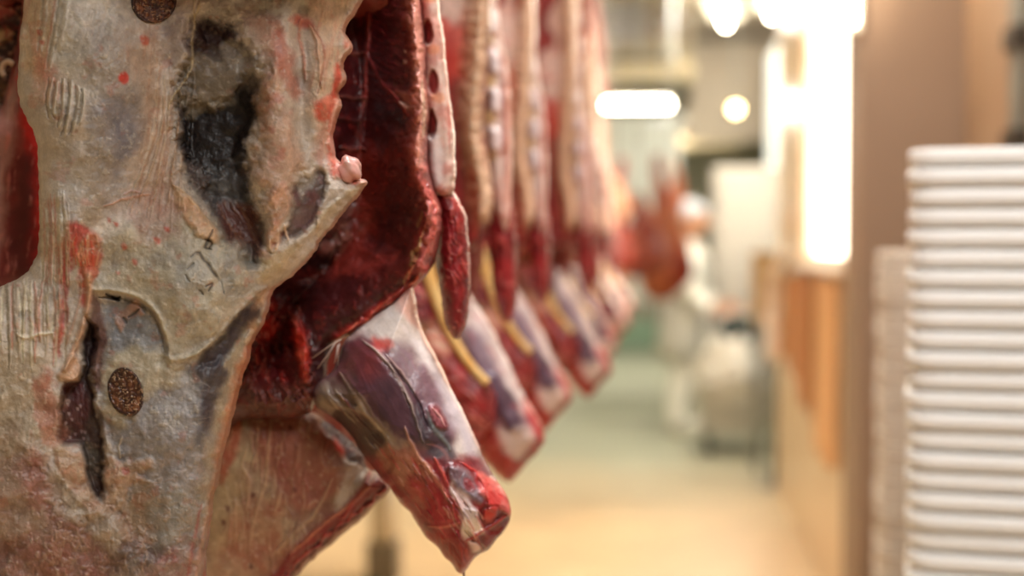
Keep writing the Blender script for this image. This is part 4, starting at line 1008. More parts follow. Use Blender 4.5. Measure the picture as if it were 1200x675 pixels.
def tray_stack(x, y, rz, topz, pitch, w, d, mat, desc, group, nvis, tmp):
    n = int(round((topz - .075) / pitch)); proto = None
    for k in range(n + 1):
        z = topz - .075 - k * pitch
        if z < -.001: break
        if proto is None:
            proto = meshobj('stacking_tray', tray_mesh(w, d, pitch, mat), mat); o = proto
        else:
            o = proto.copy(); COL.objects.link(o)
        o.location = (x + random.uniform(-.0025, .0025), y + random.uniform(-.002, .002), z); o.rotation_euler = (0, 0, rz + random.uniform(-.008, .008))
        if k < nvis and ordw(k):
            lab = desc % (ordw(k) + (' from the top' if k else ''))
        else: lab = desc.split(',')[0] + ' low down in ' + desc.split(' in ')[1] + ', below the picture edge'
        tag(o, lab, 'tray', group)
TZ = .0302
topz = 1.3 + 105 * 2.1 / FPX; n = round((topz - .075) / TZ); topz = .075 + n * TZ
tray_stack(.715, 2.1 + .2, -.19, topz, TZ, .60, .40, TRAY, 'white plastic tray, %s in the big near stack', 'white trays in the near stack', 21, 0)
tp = .0285
t2 = 1.295; n = round((t2 - .075) / tp); t2 = .075 + n * tp
tray_stack(.70, 2.84, -.14, t2, tp, .37, .27, TRAYB, 'beige-white tray, %s in the middle stack', 'trays in the middle stack', 26, 0)
t3 = 1.27; n = round((t3 - .075) / tp); t3 = .075 + n * tp
tray_stack(.705, 3.3, -.14, t3, tp, .37, .27, TRAYB, 'beige-white tray, %s in the farthest, leftmost stack', 'trays in the farthest stack', 28, 0)

# ------------------------------------------------------------------ brown plastic curtain and white sheet on the right wall
def drape(name, pts_yz, x0, mat, thick, folds, amp, lab, cat, seed):
    """pts_yz: (y, ztop, zbottom) along the wall; folds run down"""
    bm = bmesh.new(); n = 90; m = 24; F, Bk = [], []
    ys = [p[0] for p in pts_yz]
    for i in range(n + 1):
        y = ys[0] + (ys[-1] - ys[0]) * i / n
        zt = np.interp(y, ys, [p[1] for p in pts_yz]); zb = np.interp(y, ys, [p[2] for p in pts_yz])
        f, b2 = [], []
        for j in range(m + 1):
            t = j / m; z = zt + (zb - zt) * t
            a = amp * (.4 + .6 * t) * (math.sin(folds * i / n * 2 * PI + .6 * math.sin(4 * t + seed)) + .4 * math.sin(folds * 2.3 * i / n * 2 * PI + seed))
            xx = x0 - amp * 1.6 + a
            f.append(bm.verts.new((xx, y, z))); b2.append(bm.verts.new((xx + thick, y, z)))
        F.append(f); Bk.append(b2)
    for A, s in ((F, 1), (Bk, -1)):
        for i in range(n):
            for j in range(m): bm.faces.new((A[i][j], A[i + 1][j], A[i + 1][j + 1], A[i][j + 1])[::s])
    for i in range(n):
        bm.faces.new((F[i][0], Bk[i][0], Bk[i + 1][0], F[i + 1][0])); bm.faces.new((F[i][m], F[i + 1][m], Bk[i + 1][m], Bk[i][m]))
    for j in range(m):
        bm.faces.new((F[0][j], F[0][j + 1], Bk[0][j + 1], Bk[0][j])); bm.faces.new((F[n][j], Bk[n][j], Bk[n][j + 1], F[n][j + 1]))
    return tag(meshobj(name, bm, mat), lab, cat)
drape('hanging_apron', [(5.72, 1.17, .58), (5.85, 1.17, .58), (6.2, 1.15, .68), (6.6, 1.13, .74), (6.95, 1.12, .76)], XP - .004, plain_mat('brown_rubber', (206, 136, 70), .4, c2=(160, 100, 52), sc=5, stretch=(1, 6, .4), coat=.2), .006, 3.2, .014,
      'brown rubber apron with a slanted hem hanging from the right wall below the window', 'apron', 1)
drape('hanging_apron', [(5.02, 1.165, .50), (5.3, 1.165, .46), (5.68, 1.165, .50)], XP - .004, plain_mat('lit_wall_orange', (236, 182, 120), .4, c2=(226, 166, 104), sc=5, stretch=(1, 6, .4), coat=.2), .006, 2.2, .008,
      'added pale orange drape standing in for lit wall between the brown apron and the pillar', 'apron', 2)  # added drape; its pale orange stands in for the window-lit wall
bm = bmesh.new(); tube(bm, [(XP - .03, 5.0, 1.175), (XP - .03, 7.0, 1.175)], .009, 12)
for y in (5.1, 5.70, 6.95): tube(bm, [(XP - .03, y, 1.175), (XP + .002, y, 1.175)], .006, 8)
tag(meshobj('hanging_bar', bm, STEEL), 'steel bar on right wall carrying the brown apron and the added orange drape', 'bar')
bm = bmesh.new(); sp = spline([p1(950, 292, 6.5), p1(928, 300, 6.7), p1(909, 322, 6.9), p1(905, 350, 7.0), p1(905, 385, 7.0), p1(908, 424, 7.0)], 8, False)
tube(bm, sp, [.034 + .007 * math.sin(i * .9) for i in range(len(sp))], 18)
for v in bm.verts: v.co += Vector((mnoise.noise(v.co * 22) * .012, mnoise.noise(v.co * 19 + Vector((3, 1, 2))) * .012, 0))
tag(meshobj('hanging_cloth', bm, plain_mat('white_cloth', (240, 224, 206), .8, sc=8)), 'thick twisted pale cloth hanging in an arc left of the brown apron', 'cloth')

# corner post at the wall's end
pst = empty('corner_post', (XP + .0, YE + .07, 0), label='thin grey post at the end of the right wall', cat='post')
bm = bmesh.new(); tube(bm, [(0, 0, .02), (0, 0, .86)], .024, 14); meshobj('upright', bm, plain_mat('grey_green_steel', (112, 116, 106), .4, metal=.3), pst)
bm = bmesh.new(); box(bm, -.07, .07, -.06, .06, 0, .02, .004); meshobj('base_plate', bm, STEEL, pst, smooth=False)

# ------------------------------------------------------------------ pale cold-room door panel
cab = empty('storage_cabinet', (.81, 10.0, 0), label='tall pale grey cabinet standing across the aisle behind the worker', cat='cabinet')
MC = plain_mat('pale_grey_laminate', (180, 173, 164), .4, sc=1, c2=(174, 167, 158))
bm = bmesh.new(); box(bm, -.36, .36, 0, .45, .1, 1.80, .01); meshobj('body', bm, MC, cab, smooth=False)
for s in (-1, 1):
    bm = bmesh.new(); box(bm, min(s * .004, s * .325), max(s * .004, s * .325), -.022, -.002, .11, 1.755, .004); d = meshobj('door', bm, MC, cab, smooth=False)
    bm = bmesh.new(); tube(bm, [(s * .04, -.022, .95), (s * .04, -.045, .95), (s * .04, -.045, 1.1), (s * .04, -.022, 1.1)], .006, 8); meshobj('handle', bm, STEEL, d)
for a in (-.28, .28):
    for b_ in (.05, .4):
        bm = bmesh.new(); tube(bm, [(a, b_, 0), (a, b_, .1)], .018, 10); meshobj('foot', bm, STEEL, cab)

# cardboard box on a small steel table
tb = empty('side_table', (.745, 8.1, 0), label='small steel table behind the end of the right wall with a cardboard box on it', cat='table')
bm = bmesh.new(); box(bm, -.16, .16, -.2, .2, .80, .83, .004); meshobj('tabletop', bm, STEEL, tb, smooth=False)
for a in (-.14, .14):
    for b_ in (-.18, .18):
        bm = bmesh.new(); tube(bm, [(a, b_, 0), (a, b_, .8)], .012, 8); meshobj('leg', bm, STEEL, tb)
cb = empty('cardboard_box', (.71, 8.1, .83), label='tan cardboard box on the small steel table beside the pale cabinet', cat='box')
MCB = plain_mat('cardboard', (190, 154, 104), .8, c2=(178, 140, 92), sc=9)
bm = bmesh.new(); box(bm, -.12, .12, -.16, .16, 0, .40, .003); meshobj('carton', bm, MCB, cb, smooth=False)
bm = bmesh.new(); box(bm, -.122, .122, -.162, .162, .396, .404, .001); meshobj('lid_flap', bm, plain_mat('pale_tape', (226, 210, 182), .5), cb, smooth=False)

# ------------------------------------------------------------------ wheeled tub with a clear sack
tr = empty('wheeled_tub', (.515, 8.85, 0), label='low grey wheeled tub lined with a pale plastic sack between the worker and the post', cat='tub')
bm = bmesh.new()
vs = box(bm, -.19, .19, -.26, .26, .12, .46, .03)
for v in bm.verts:
    k = 1 + (v.co.z - .12) * .18; v.co.x *= k; v.co.y *= k
meshobj('tub_body', bm, plain_mat('grey_plastic', (206, 202, 190), .5), tr, smooth=False)
bm = bmesh.new(); bmesh.ops.create_icosphere(bm, subdivisions=5, radius=1)
for v in bm.verts:
    p = v.co.copy(); q = mnoise.noise(p * 3.1) * .12 + mnoise.noise(p * 8) * .05
    v.co = Vector((p.x * .23 * (1 + q), p.y * .3 * (1 + q), .42 + max(p.z, -.6) * .28 * (1 + q * 2)))
meshobj('plastic_sack', bm, plain_mat('milky_plastic', (232, 228, 216), .3, c2=(214, 208, 196), sc=12, coat=.4), tr)
for a in (-.15, .15):
    for b_ in (-.2, .2):
        bm = bmesh.new(); r = bmesh.ops.create_cone(bm, segments=20, radius1=.05, radius2=.05, depth=.03, cap_ends=True)
        for v in r['verts']: v.co = Matrix.Rotation(PI / 2, 4, 'Y') @ v.co + Vector((a, b_, .05))
        box(bm, a - .02, a + .02, b_ - .015, b_ + .015, .05, .125)
        meshobj('wheel', bm, plain_mat('dark_rubber', (50, 50, 48), .6), tr, smooth=False)
bm = bmesh.new(); tube(bm, [(-.17, .27, .3), (-.17, .33, .78), (0, .34, .8), (.17, .33, .78), (.17, .27, .3)], .012, 10); meshobj('push_handle', bm, STEEL, tr)
# dark green gloves/bag on the sack
bm = bmesh.new(); bmesh.ops.create_icosphere(bm, subdivisions=4, radius=1)
for v in bm.verts:
    p = v.co.copy(); q = mnoise.noise(p * 2.3) * .3; v.co = Vector((p.x * .1 * (1 + q), p.y * .09 * (1 + q), max(p.z, -.75) * .09 * (1 + q)))
tag(meshobj('bundled_jacket', bm, plain_mat('dark_green_fabric', (44, 56, 52), .8), loc=(.545, 8.8, .745)), 'dark green bundle lying on top of the pale sack in the tub', 'clothing')

# ------------------------------------------------------------------ post at lower centre
rk = empty('floor_stand', tuple(P(450, 690, 5.3)[0] * np.array((1, 1, 0))), label='blurred grey stand on the floor behind the lower red-edged flap', cat='stand')
MG = plain_mat('dull_grey_metal', (196, 184, 158), .45)
bm = bmesh.new(); tube(bm, [(0, 0, .03), (0, 0, .45)], .052, 16); meshobj('post', bm, MG, rk)
bm = bmesh.new(); box(bm, -.06, .06, -.06, .06, 0, .16, .01); meshobj('base', bm, plain_mat('dark_grey_base', (120, 112, 96), .5), rk, smooth=False)
bm = bmesh.new(); box(bm, -.42, .06, -.18, .18, .45, .48, .006); meshobj('shelf', bm, MG, rk, smooth=False)
bm = bmesh.new(); tube(bm, [(-.38, 0, 0), (-.38, 0, .45)], .03, 12); meshobj('post', bm, MG, rk)

# ------------------------------------------------------------------ ceiling units
def cooler(name, cx, cy, z0, w, h, d, lab):
    e = empty(name, (cx, cy, z0), label=lab, cat='cooling unit')
    mb = plain_mat('beige_sheet_metal', (158, 146, 122), .45, sc=3)
    bm = bmesh.new(); box(bm, -w / 2, w / 2, 0, d, 0, h, .015); meshobj('casing', bm, mb, e, smooth=False)
    bm = bmesh.new(); box(bm, -w / 2 - .02, w / 2 + .02, -.04, d, -.17, -.05, .03); meshobj('drip_tray', bm, plain_mat('cream_tray', (200, 182, 146), .4), e, smooth=False)
    bm = bmesh.new(); box(bm, -w * .2, w * .36, -.02, .02, -.05, .01, .005); meshobj('air_slot', bm, plain_mat('dark_slot', (52, 48, 42), .6), e, smooth=False)
    nf = 3
    for k in range(nf):
        x = -w / 2 + w * (k + .5) / nf
        bm = bmesh.new()
        for r in (w / nf * .42, w / nf * .3, w / nf * .18): tube(bm, [(x + r * math.cos(a), -.02, h * .5 + r * math.sin(a)) for a in [i * 2 * PI / 24 for i in range(25)]], .006, 6, False)
        for q in range(8): a = q * PI / 4; tube(bm, [(x, -.02, h * .5), (x + w / nf * .42 * math.cos(a), -.02, h * .5 + w / nf * .42 * math.sin(a))], .004, 5)
        f = meshobj('fan_guard', bm, plain_mat('guard_wire', (150, 146, 140), .4), e)
        bm = bmesh.new(); box(bm, x - w / nf * .44, x + w / nf * .44, -.008, .004, h * .5 - w / nf * .44, h * .5 + w / nf * .44, .02)
        meshobj('fan_plate', bm, plain_mat('fan_recess', [(120, 88, 54), (176, 172, 180), (134, 100, 66)][k % 3], .5), f, smooth=False)
        for q in range(5):
            a = q * 2 * PI / 5
            bm = bmesh.new()
            vv = [bm.verts.new((x + r * math.cos(a + t), -.014 + s, h * .5 + r * math.sin(a + t))) for r, t, s in ((.03, -.2, 0), (w / nf * .36, -.25, -.004), (w / nf * .36, .3, .003), (.03, .3, .0))]
            bm.faces.new(vv); bmesh.ops.solidify(bm, geom=bm.faces[:], thickness=.002)
            meshobj('fan_blade', bm, plain_mat('blade_grey', (190, 184, 180), .4), f, smooth=False)
    for s in (-1, 1):
        bm = bmesh.new(); tube(bm, [(s * w * .42, d * .5, h), (s * w * .42, d * .5, ZC - z0)], .012, 8); meshobj('hanger', bm, STEEL, e)
    return e
cooler('cooling_unit', -.17, 11.0, 2.70, .98, .52, .5, 'beige cooling unit with fans hung from ceiling above the far end of the meat row')
cooler('cooling_unit', .52, 14.6, 2.40, .8, .22, .4, 'low cream cooling unit beneath the taupe bulkhead at the far end')

# ------------------------------------------------------------------ lamps
def tube_lamp(x, y, z, ln, along_x, n, power, lab, group, emit=26, rot=0, color=(1, .93, .82)):
    e = empty('ceiling_lamp', (x, y, z), rot, lab, 'lamp', group)
    ex = ln / 2 if along_x else .09 * n; ey = .09 * n if along_x else ln / 2
    bm = bmesh.new(); box(bm, -ex - .02, ex + .02, -ey - .02, ey + .02, .03, .075, .008); meshobj('housing', bm, plain_mat('lamp_housing', (226, 222, 210), .4), e, smooth=False)
    for k in range(n):
        o = (k - (n - 1) / 2) * .15
        pts = [(-ln / 2, o, 0), (ln / 2, o, 0)] if along_x else [(o, -ln / 2, 0), (o, ln / 2, 0)]
        bm = bmesh.new(); tube(bm, pts, .018, 12); meshobj('tube', bm, plain_mat('glowing_tube', (255, 240, 212), .5, emit=emit, c2=(255, 240, 214)), e)
    for s in (-1, 1):
        q = (s * ln * .4, 0) if along_x else (0, s * ln * .4)
        bm = bmesh.new(); tube(bm, [(q[0], q[1], .075), (q[0], q[1], ZC - z)], .005, 6); meshobj('hanger', bm, STEEL, e)
    ld = bpy.data.lights.new('lamp_light', 'AREA'); ld.shape = 'RECTANGLE'; ld.energy = power; ld.color = color
    ld.size = ln if along_x else .2; ld.size_y = .2 if along_x else ln
    lo = bpy.data.objects.new('lamp_light', ld); COL.objects.link(lo); lo.parent = e; lo.location = (0, 0, -.03)
    return e
L1 = P(873, 14, 9.0)[0]
tube_lamp(L1[0] - .14, 9.0, L1[2], 1.0, False, 1, 12, 'bright overexposed twin lamp top centre, left one of the pair', None, 60, -.1)
tube_lamp(L1[0] + .16, 9.0, L1[2] + .05, 1.0, False, 1, 12, 'bright overexposed twin lamp top centre, right one of the pair', None, 60, -.1)
L2 = P(741, 123, 14.0)[0]
tube_lamp(L2[0], 14.0, L2[2], .72, True, 2, 95, 'wide bright lamp crosswise above the far end of the meat row', None, 60)
tube_lamp(.9, 11.0, 3.35, 1.2, True, 2, 60, 'added unseen lamp above the picture edge, brightening the taupe bulkhead', None, 10)  # unseen lamp added to brighten the bulkhead
tube_lamp(.1, 8.6, 3.3, 1.2, True, 2, 62, 'added unseen lamp above the picture edge over the smaller cuts', None, 10)  # unseen lamp added to brighten the worker and the far cuts
# lamp on the pillar
pl = empty('wall_lamp', (.62, 4.52, 1.95), label='blinding lamp on the pillar at the top of the bright window', cat='lamp')
bm = bmesh.new(); box(bm, -.04, .04, .045, .08, 0, .42, .008); meshobj('housing', bm, plain_mat('lamp_housing', (226, 222, 210), .4), pl, smooth=False)
bm = bmesh.new(); tube(bm, [(0, .02, .02), (0, .02, .4)], .022, 14); meshobj('tube', bm, plain_mat('glowing_tube', (255, 236, 206), .5, emit=22, c2=(255, 236, 206)), pl)
# small round lamp
L3 = P(862, 128, 11.5)[0]
rl = empty('round_lamp', tuple(L3), label='small round glowing lamp on the taupe bulkhead', cat='lamp')
bm = bmesh.new(); bmesh.ops.create_uvsphere(bm, u_segments=20, v_segments=12, radius=.035); meshobj('bulb', bm, plain_mat('bulb_glow', (255, 226, 160), .5, emit=22, c2=(255, 226, 160)), rl)
bm = bmesh.new(); tube(bm, [(0, 0, .03), (0, 0, ZC - L3[2])], .008, 8); meshobj('stem', bm, STEEL, rl)
# unseen lamps nearer than the view, some added as key and fill
tube_lamp(.62, -.5, 2.75, 1.2, False, 2, 31, 'added twin tube lamp behind the viewer, unseen side key light', None, 5, 0, (.95, .98, 1))  # added out of view as side key on the near sides
tube_lamp(-.9, 5.5, 3.3, 1.5, False, 2, 40, 'twin tube lamp on the ceiling left of the meat row', None, 12)
tube_lamp(.2, 1.1, 3.3, 1.2, False, 2, 46, 'added twin tube lamp just ahead of the viewer, unseen, brightening the row', None, 8, 0, (.97, .98, 1))  # added out of view to brighten the middle of the row
tube_lamp(.3, 3.3, 3.35, 1.2, False, 2, 36, 'twin tube lamp on the ceiling over the tray stacks', None, 12)
# white strip of daylight panels beyond the wall end
wd = bpy.data.objects
bm = bmesh.new(); box(bm, 1.02, 1.06, 8.0, 12.4, 1.1, 2.9, .01)
pc = structure('window_2', bm, plain_mat('white_strip_frame', (236, 230, 216), .4))
for k in range(6):
    bm = bmesh.new(); box(bm, 1.008, 1.018, 8.06 + k * .72, 8.06 + k * .72 + .66, 1.16, 2.84, .004); meshobj('pane', bm, plain_mat('pale_glowing_pane', (240, 244, 236), .5, emit=1.1, c2=(250, 250, 240)), pc, smooth=False)
wl = bpy.data.lights.new('window_light', 'AREA'); wl.shape = 'RECTANGLE'; wl.energy = 26; wl.color = (1, .84, .64); wl.size = 1.25; wl.size_y = 1.5
wo = bpy.data.objects.new('window_light', wl); COL.objects.link(wo); wo.parent = win
wo.location = (XP + .03, (W0 + W1) / 2, (WZ0 + WZ1) / 2)
wo.rotation_euler = (0, PI / 2, 0); wo.rotation_euler = Matrix(((0, 0, 1), (1, 0, 0), (0, 1, 0))).to_euler()

# overhead rails
def rail_run(pts, lab):
    bm = bmesh.new(); sp = spline(pts, 5, False); tube(bm, [(a, b, RAILZ) for a, b in sp], .018, 12)
    for k in range(0, len(sp), 9): tube(bm, [(sp[k][0] + .0, sp[k][1], RAILZ), (sp[k][0], sp[k][1], ZC)], .012, 8)
    return tag(meshobj('overhead_rail', bm, STEEL), lab, 'rail')
HP = [(HOOKS[0][0], -2.6), (HOOKS[0][0], 0)] + HOOKS + [(HOOKS[-1][0], 6.2)]
rail_run(HP, 'steel overhead rail carrying the long row of sides of beef')
hx = P(-15, -870, DL + .03)[0][0]
rail_run([(hx, -2.6), (hx, 0), (hx, 2), (hx, 5)], 'steel overhead rail left of the row, carrying the half-hidden side')

# ------------------------------------------------------------------ small cuts hanging beyond the row
def cut(name, cx, cy, top, ln, w, cols, rz, lab, seed):
    """hanging forequarter: narrow shank end up, broad ragged bottom"""
    e = empty(name, (cx, cy, top), rz, lab, 'meat', None)
    bm = bmesh.new(); pr = [(0, .03), (.08, .05), (.2, .07), (.36, .12), (.52, .18), (.68, .24), (.82, .26), (.92, .2), (1, .08)]
    ns = 26; seg = 28; rings = []
    for i in range(ns + 1):
        t = i / ns; r = float(np.interp(t, [p[0] for p in pr], [p[1] for p in pr])) * w * 2
        ring = []
        for k in range(seg):
            a = 2 * PI * k / seg; q = 1 + .3 * mnoise.noise(Vector((math.cos(a) * 1.5 + seed, math.sin(a) * 1.5, t * 4))) + .12 * mnoise.noise(Vector((math.cos(a) * 4, math.sin(a) * 4 + seed, t * 9)))
            ring.append(bm.verts.new((r * q * math.cos(a) + .03 * math.sin(t * 5 + seed), r * .5 * q * math.sin(a), -ln * t)))
        rings.append(ring)
    for a, b in zip(rings, rings[1:]):
        for k in range(seg): bm.faces.new((a[k], a[(k + 1) % seg], b[(k + 1) % seg], b[k]))
    bm.faces.new(rings[0]); bm.faces.new(rings[-1][::-1])
    o = meshobj('body', bm, None, e); me = o.data; at = me.color_attributes.new('tint', 'FLOAT_COLOR', 'POINT')
    V = np.array([v.co[:] for v in me.vertices]); f = fbm(V[:, 0] * 3 + V[:, 1], V[:, 2], .12, 4, seed); g = fbm(V[:, 0] * 2, V[:, 2] + V[:, 1], .3, 3, seed + 9)
    Cc = lin(cols[0]) + (lin(cols[1]) - lin(cols[0])) * sstep(-.2, .3, g)[:, None]; Cc = Cc + (lin(cols[2]) - Cc) * (sstep(.15, .45, f) * .8)[:, None]
    at.data.foreach_set('color', np.hstack([Cc, np.ones((len(V), 1))]).astype(np.float32).ravel()); me.materials.append(FAT)
    bm = bmesh.new(); tube(bm, [(0, 0, -.03), (0, .02, .02), (0, 0, .06), (0, 0, 2.95 - top)], [.006] * 4, 8); meshobj('meat_hook', bm, STEEL, e)
    return e
PAL = dict(dk=((109, 37, 24), (92, 25, 18), (142, 74, 50)), br=((141, 68, 28), (122, 38, 20), (168, 103, 60)), fat=((173, 127, 97), (156, 91, 69), (181, 145, 122)), red=((147, 37, 24), (126, 25, 17), (173, 81, 60)), or_=((156, 82, 33), (142, 59, 24), (173, 111, 69)))
for px, ytop, ybot, D, w, pal, rz, lab in (
        (707, 165, 262, 6.4, .2, 'fat', .2, 'cream fatty cut hanging just right of the row of sides'),
        (722, 185, 318, 6.9, .2, 'red', -.3, 'bright red cut hanging beside the cream fatty cut'),
        (748, 225, 325, 7.6, .34, 'dk', .5, 'dark red broad cut hanging in the middle of the far cluster'),
        (776, 180, 352, 8.0, .27, 'br', .1, 'brown-orange broad cut hanging right of the far cluster, narrow at top'),
        (788, 185, 268, 8.8, .14, 'or_', .4, 'orange-tan cut hanging farthest right, next to the worker'),
        (712, 262, 345, 7.2, .2, 'fat', -.4, 'low pale cut with white fat hanging under the red one')):
    T = P(px, ytop, D)[0]; Bt = P(px, ybot, D)[0]
    cut('meat_cut', T[0], D, T[2], T[2] - Bt[2], w, PAL[pal], rz, lab, px % 17)
bm = bmesh.new(); tube(bm, [(-.6, 6.2, 2.95), (-.35, 6.4, 2.95), (0, 7.2, 2.95), (.3, 9.4, 2.95)], .02, 10)
for p in ((-.35, 6.4), (0, 7.2), (.3, 9.4)): tube(bm, [(p[0], p[1], 2.95), (p[0], p[1], ZC)], .012, 8)
tag(meshobj('cross_rail', bm, MG), 'second steel rail curving across far aisle over the smaller cuts', 'rail')
# white plastic sheeting panel behind the cuts
bm = bmesh.new()
for k in range(14):
    x0 = k * .052
    vs = box(bm, x0, x0 + .06, (k % 2) * .006, (k % 2) * .006 + .003, 0, 1.55, 0)
box(bm, -.03, .78, -.02, .03, 1.55, 1.62, .005)
e = tag(meshobj('strip_curtain', bm, plain_mat('pale_vinyl', (206, 210, 202), .3, sc=3, coat=.3), smooth=False, loc=(-.47, 12.4, .75)), 'pale plastic strip curtain at far end, below the wide lamp', 'curtain')
bm = bmesh.new(); 
# ------------------------------------------------------------------ worker in white
def skin_body(name, J, E, mat, parent, root=0, sub=2):
    me = bpy.data.meshes.new(name); me.from_pydata([j[0] for j in J], E, []); me.materials.append(mat)
    o = bpy.data.objects.new(name, me); COL.objects.link(o); o.parent = parent
    m = o.modifiers.new('skin', 'SKIN'); m.use_smooth_shade = True
    for i, j in enumerate(J):
        sv = me.skin_vertices[0].data[i]; sv.radius = (j[1], j[2] if len(j) > 2 else j[1]); sv.use_root = (i == root)
    sb = o.modifiers.new('sub', 'SUBSURF'); sb.levels = sub; sb.render_levels = sub
    return o
wk = empty('person', (.245, 9.62, 0), 0, 'person in white coat, white trousers and hair cover, standing side-on by the pale cabinet', 'person')
SK = plain_mat('skin', (206, 150, 118), .5, c2=(198, 140, 108)); WH = plain_mat('white_workwear', (244, 242, 234), .75, c2=(236, 234, 226), sc=7, bump=.2)
BT = plain_mat('white_boot', (222, 218, 204), .4); HN = plain_mat('hair_cover', (176, 178, 184), .7)
# body: pelvis root, spine, neck, head, arms, legs (x across the aisle, facing +x)
J = [((0, 0, .84), .13, .12), ((.0, 0, 1.02), .12, .11), ((-.01, 0, 1.2), .14, .13), ((0, 0, 1.33), .1, .1), ((.01, 0, 1.40), .05, .05), ((.02, 0, 1.46), .052, .05),
     ((.0, .17, 1.31), .055, .055), ((.02, .22, 1.08), .042, .042), ((.16, .2, .94), .032, .032), ((.22, .18, .93), .026, .026),
     ((.0, -.17, 1.31), .055, .055), ((.0, -.22, 1.08), .042, .042), ((.12, -.21, .92), .032, .032), ((.18, -.2, .90), .026, .026),
     ((0, .09, .78), .09, .09), ((.03, .1, .46), .06, .06), ((-.01, .1, .1), .042, .042), ((.06, .1, .05), .035, .035), ((.15, .1, .035), .028, .03),
     ((0, -.09, .78), .09, .09), ((.0, -.1, .46), .06, .06), ((-.05, -.1, .1), .042, .042), ((.02, -.1, .05), .035, .035), ((.11, -.1, .035), .028, .03)]
E = [(0, 1), (1, 2), (2, 3), (3, 4), (4, 5), (3, 6), (6, 7), (7, 8), (8, 9), (3, 10), (10, 11), (11, 12), (12, 13), (0, 14), (14, 15), (15, 16), (16, 17), (17, 18), (0, 19), (19, 20), (20, 21), (21, 22), (22, 23)]
skin_body('body', J, E, SK, wk)
# head
bm = bmesh.new(); bmesh.ops.create_uvsphere(bm, u_segments=32, v_segments=24, radius=1)
for v in bm.verts:
    p = v.co.copy(); x, y, z = p
    X, Y, Z = x * .098, y * .076, z * .115
    if z < 0: X += .012 * -z; Y *= 1 - .28 * (-z); 
    X += .026 * math.exp(-((y / .16) ** 2 + ((z + .12) / .2) ** 2)) * (x > 0)                 # nose
    X -= .008 * math.exp(-(((abs(y) - .4) / .16) ** 2 + ((z - .08) / .12) ** 2)) * (x > 0)    # eye sockets
    X += .007 * math.exp(-((y / .3) ** 2 + ((z + .48) / .08) ** 2)) * (x > 0)                 # lips
    Y += math.copysign(.016, y) * math.exp(-(((x + .05) / .18) ** 2 + ((z + .02) / .22) ** 2)) * (abs(y) > .8)   # ears
    v.co = (X + .03, Y, Z + 1.555)
head = meshobj('head', bm, SK, wk)
bm = bmesh.new(); bmesh.ops.create_uvsphere(bm, u_segments=32, v_segments=20, radius=1)
for v in bm.verts:
    x, y, z = v.co; q = 1 + .04 * math.sin(9 * x + 5 * y) + .03 * math.sin(13 * z)
    v.co = (x * .112 * q + .018, y * .092 * q, max(z, -.25 + .35 * x) * .1 * q + 1.60)
meshobj('hair_cover', bm, HN, wk)
for s in (1, -1):
    bm = bmesh.new(); bmesh.ops.create_uvsphere(bm, u_segments=10, v_segments=8, radius=.009)
    for v in bm.verts: v.co += Vector((.118, s * .03, 1.563))
    meshobj('eye', bm, plain_mat('dark_eye', (40, 30, 26), .2), head)
# hands with five fingers
for s, (hx, hy, hz) in ((1, (.24, .18, .93)), (-1, (.2, -.2, .9))):
    HJ = [((hx, hy, hz), .024, .03), ((hx + .05, hy, hz - .006), .02, .036)]; HE = [(0, 1)]
    for k, (dy, ln) in enumerate(((-.027, .055), (-.009, .07), (.009, .066), (.027, .048))):
        i = len(HJ); HJ += [((hx + .075, hy + dy, hz - .01), .009), ((hx + .075 + ln * .55, hy + dy * 1.1, hz - .022), .008), ((hx + .075 + ln * .8, hy + dy * 1.1, hz - .05), .007)]; HE += [(1, i), (i, i + 1), (i + 1, i + 2)]
    i = len(HJ); HJ += [((hx + .03, hy - s * .035, hz - .01), .011), ((hx + .065, hy - s * .05, hz - .03), .009)]; HE += [(0, i), (i, i + 1)]
    skin_body('hand', HJ, HE, SK, wk, 0, 1)
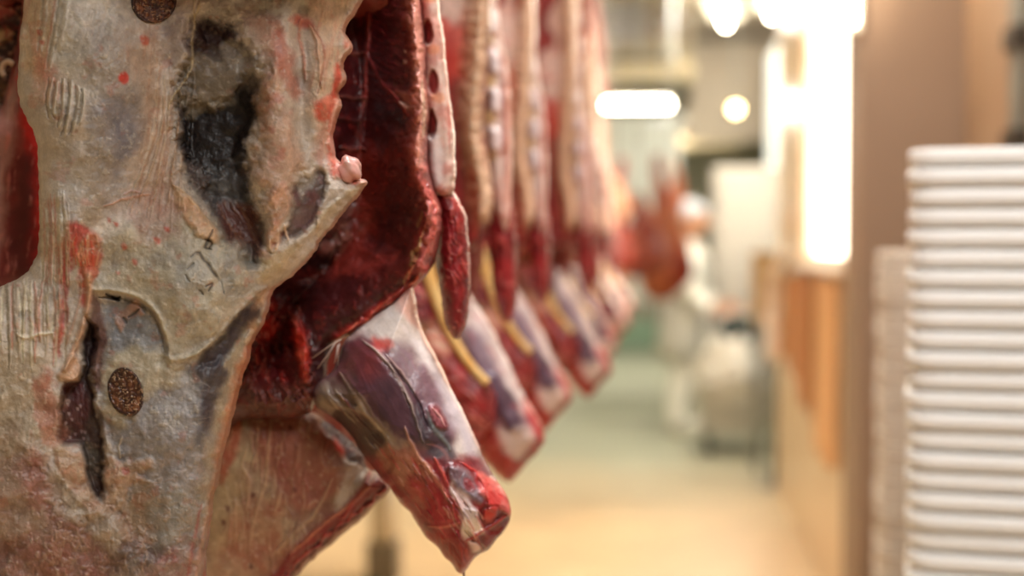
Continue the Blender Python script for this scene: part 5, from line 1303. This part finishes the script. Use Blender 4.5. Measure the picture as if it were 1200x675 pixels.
# coat: closed shell from collar to knees, sleeves of its own
bm = bmesh.new(); prof = [(1.41, .06, .07), (1.385, .09, .13), (1.34, .115, .2), (1.28, .14, .215), (1.18, .15, .2), (1.05, .142, .18), (.95, .145, .18), (.82, .158, .195), (.66, .165, .2), (.52, .175, .21)]
rings = []
for z, a, b_ in prof:
    rings.append([bm.verts.new((a * math.cos(t) * (1 + .05 * math.sin(7 * t + z * 9)), b_ * math.sin(t) * (1 + .04 * math.sin(9 * t)), z)) for t in [2 * PI * k / 40 for k in range(40)]])
for a, b_ in zip(rings, rings[1:]):
    for k in range(40): bm.faces.new((a[k], a[(k + 1) % 40], b_[(k + 1) % 40], b_[k]))
bmesh.ops.solidify(bm, geom=bm.faces[:], thickness=.006); coat = meshobj('coat', bm, WH, wk)
for s, pts in ((1, [(0, .16, 1.32), (.02, .225, 1.2), (.025, .225, 1.08), (.09, .21, 1.0), (.17, .2, .94)]), (-1, [(0, -.16, 1.32), (.0, -.225, 1.2), (.005, -.225, 1.08), (.06, -.215, .99), (.13, -.21, .92)])):
    bm = bmesh.new(); tube(bm, spline(pts, 4, False), list(np.interp(np.linspace(0, 1, 17), [0, .5, 1], [.075, .062, .048])), 16, False); meshobj('sleeve', bm, WH, coat)
for s, xo in ((1, .0), (-1, -.03)):
    bm = bmesh.new(); tube(bm, spline([(0, s * .09, .86), (.03 + xo, s * .1, .5), (.0 + xo, s * .1, .26), (-.01 + xo, s * .1, .08)], 4, False), list(np.interp(np.linspace(0, 1, 13), [0, .5, 1], [.105, .082, .068])), 18, False); meshobj('trouser_leg', bm, WH, wk)
    bm = bmesh.new(); bmesh.ops.create_uvsphere(bm, u_segments=20, v_segments=12, radius=1)
    for v in bm.verts: v.co = Vector((v.co.x * .15 + .06 + xo, v.co.y * .055 * (1 + .15 * v.co.x) + s * .1, max(v.co.z, -.55) * .075 + .041))
    meshobj('shoe', bm, BT, wk)

wk.scale = (1.1, 1.1, .92)
w = bpy.data.worlds.new('world'); scene.world = w; w.use_nodes = True
w.node_tree.nodes['Background'].inputs[0].default_value = (.5, .46, .4, 1); w.node_tree.nodes['Background'].inputs[1].default_value = .3
scene.view_settings.view_transform = 'Standard'; scene.view_settings.look = 'None'; scene.view_settings.gamma = 1
scene.view_settings.use_curve_mapping = False
scene.view_settings.exposure = EXPOSURE
scene.cycles.use_denoising = True
scene.cycles.max_bounces = 6; scene.cycles.caustics_reflective = False; scene.cycles.caustics_refractive = False
bpy.context.view_layer.update()
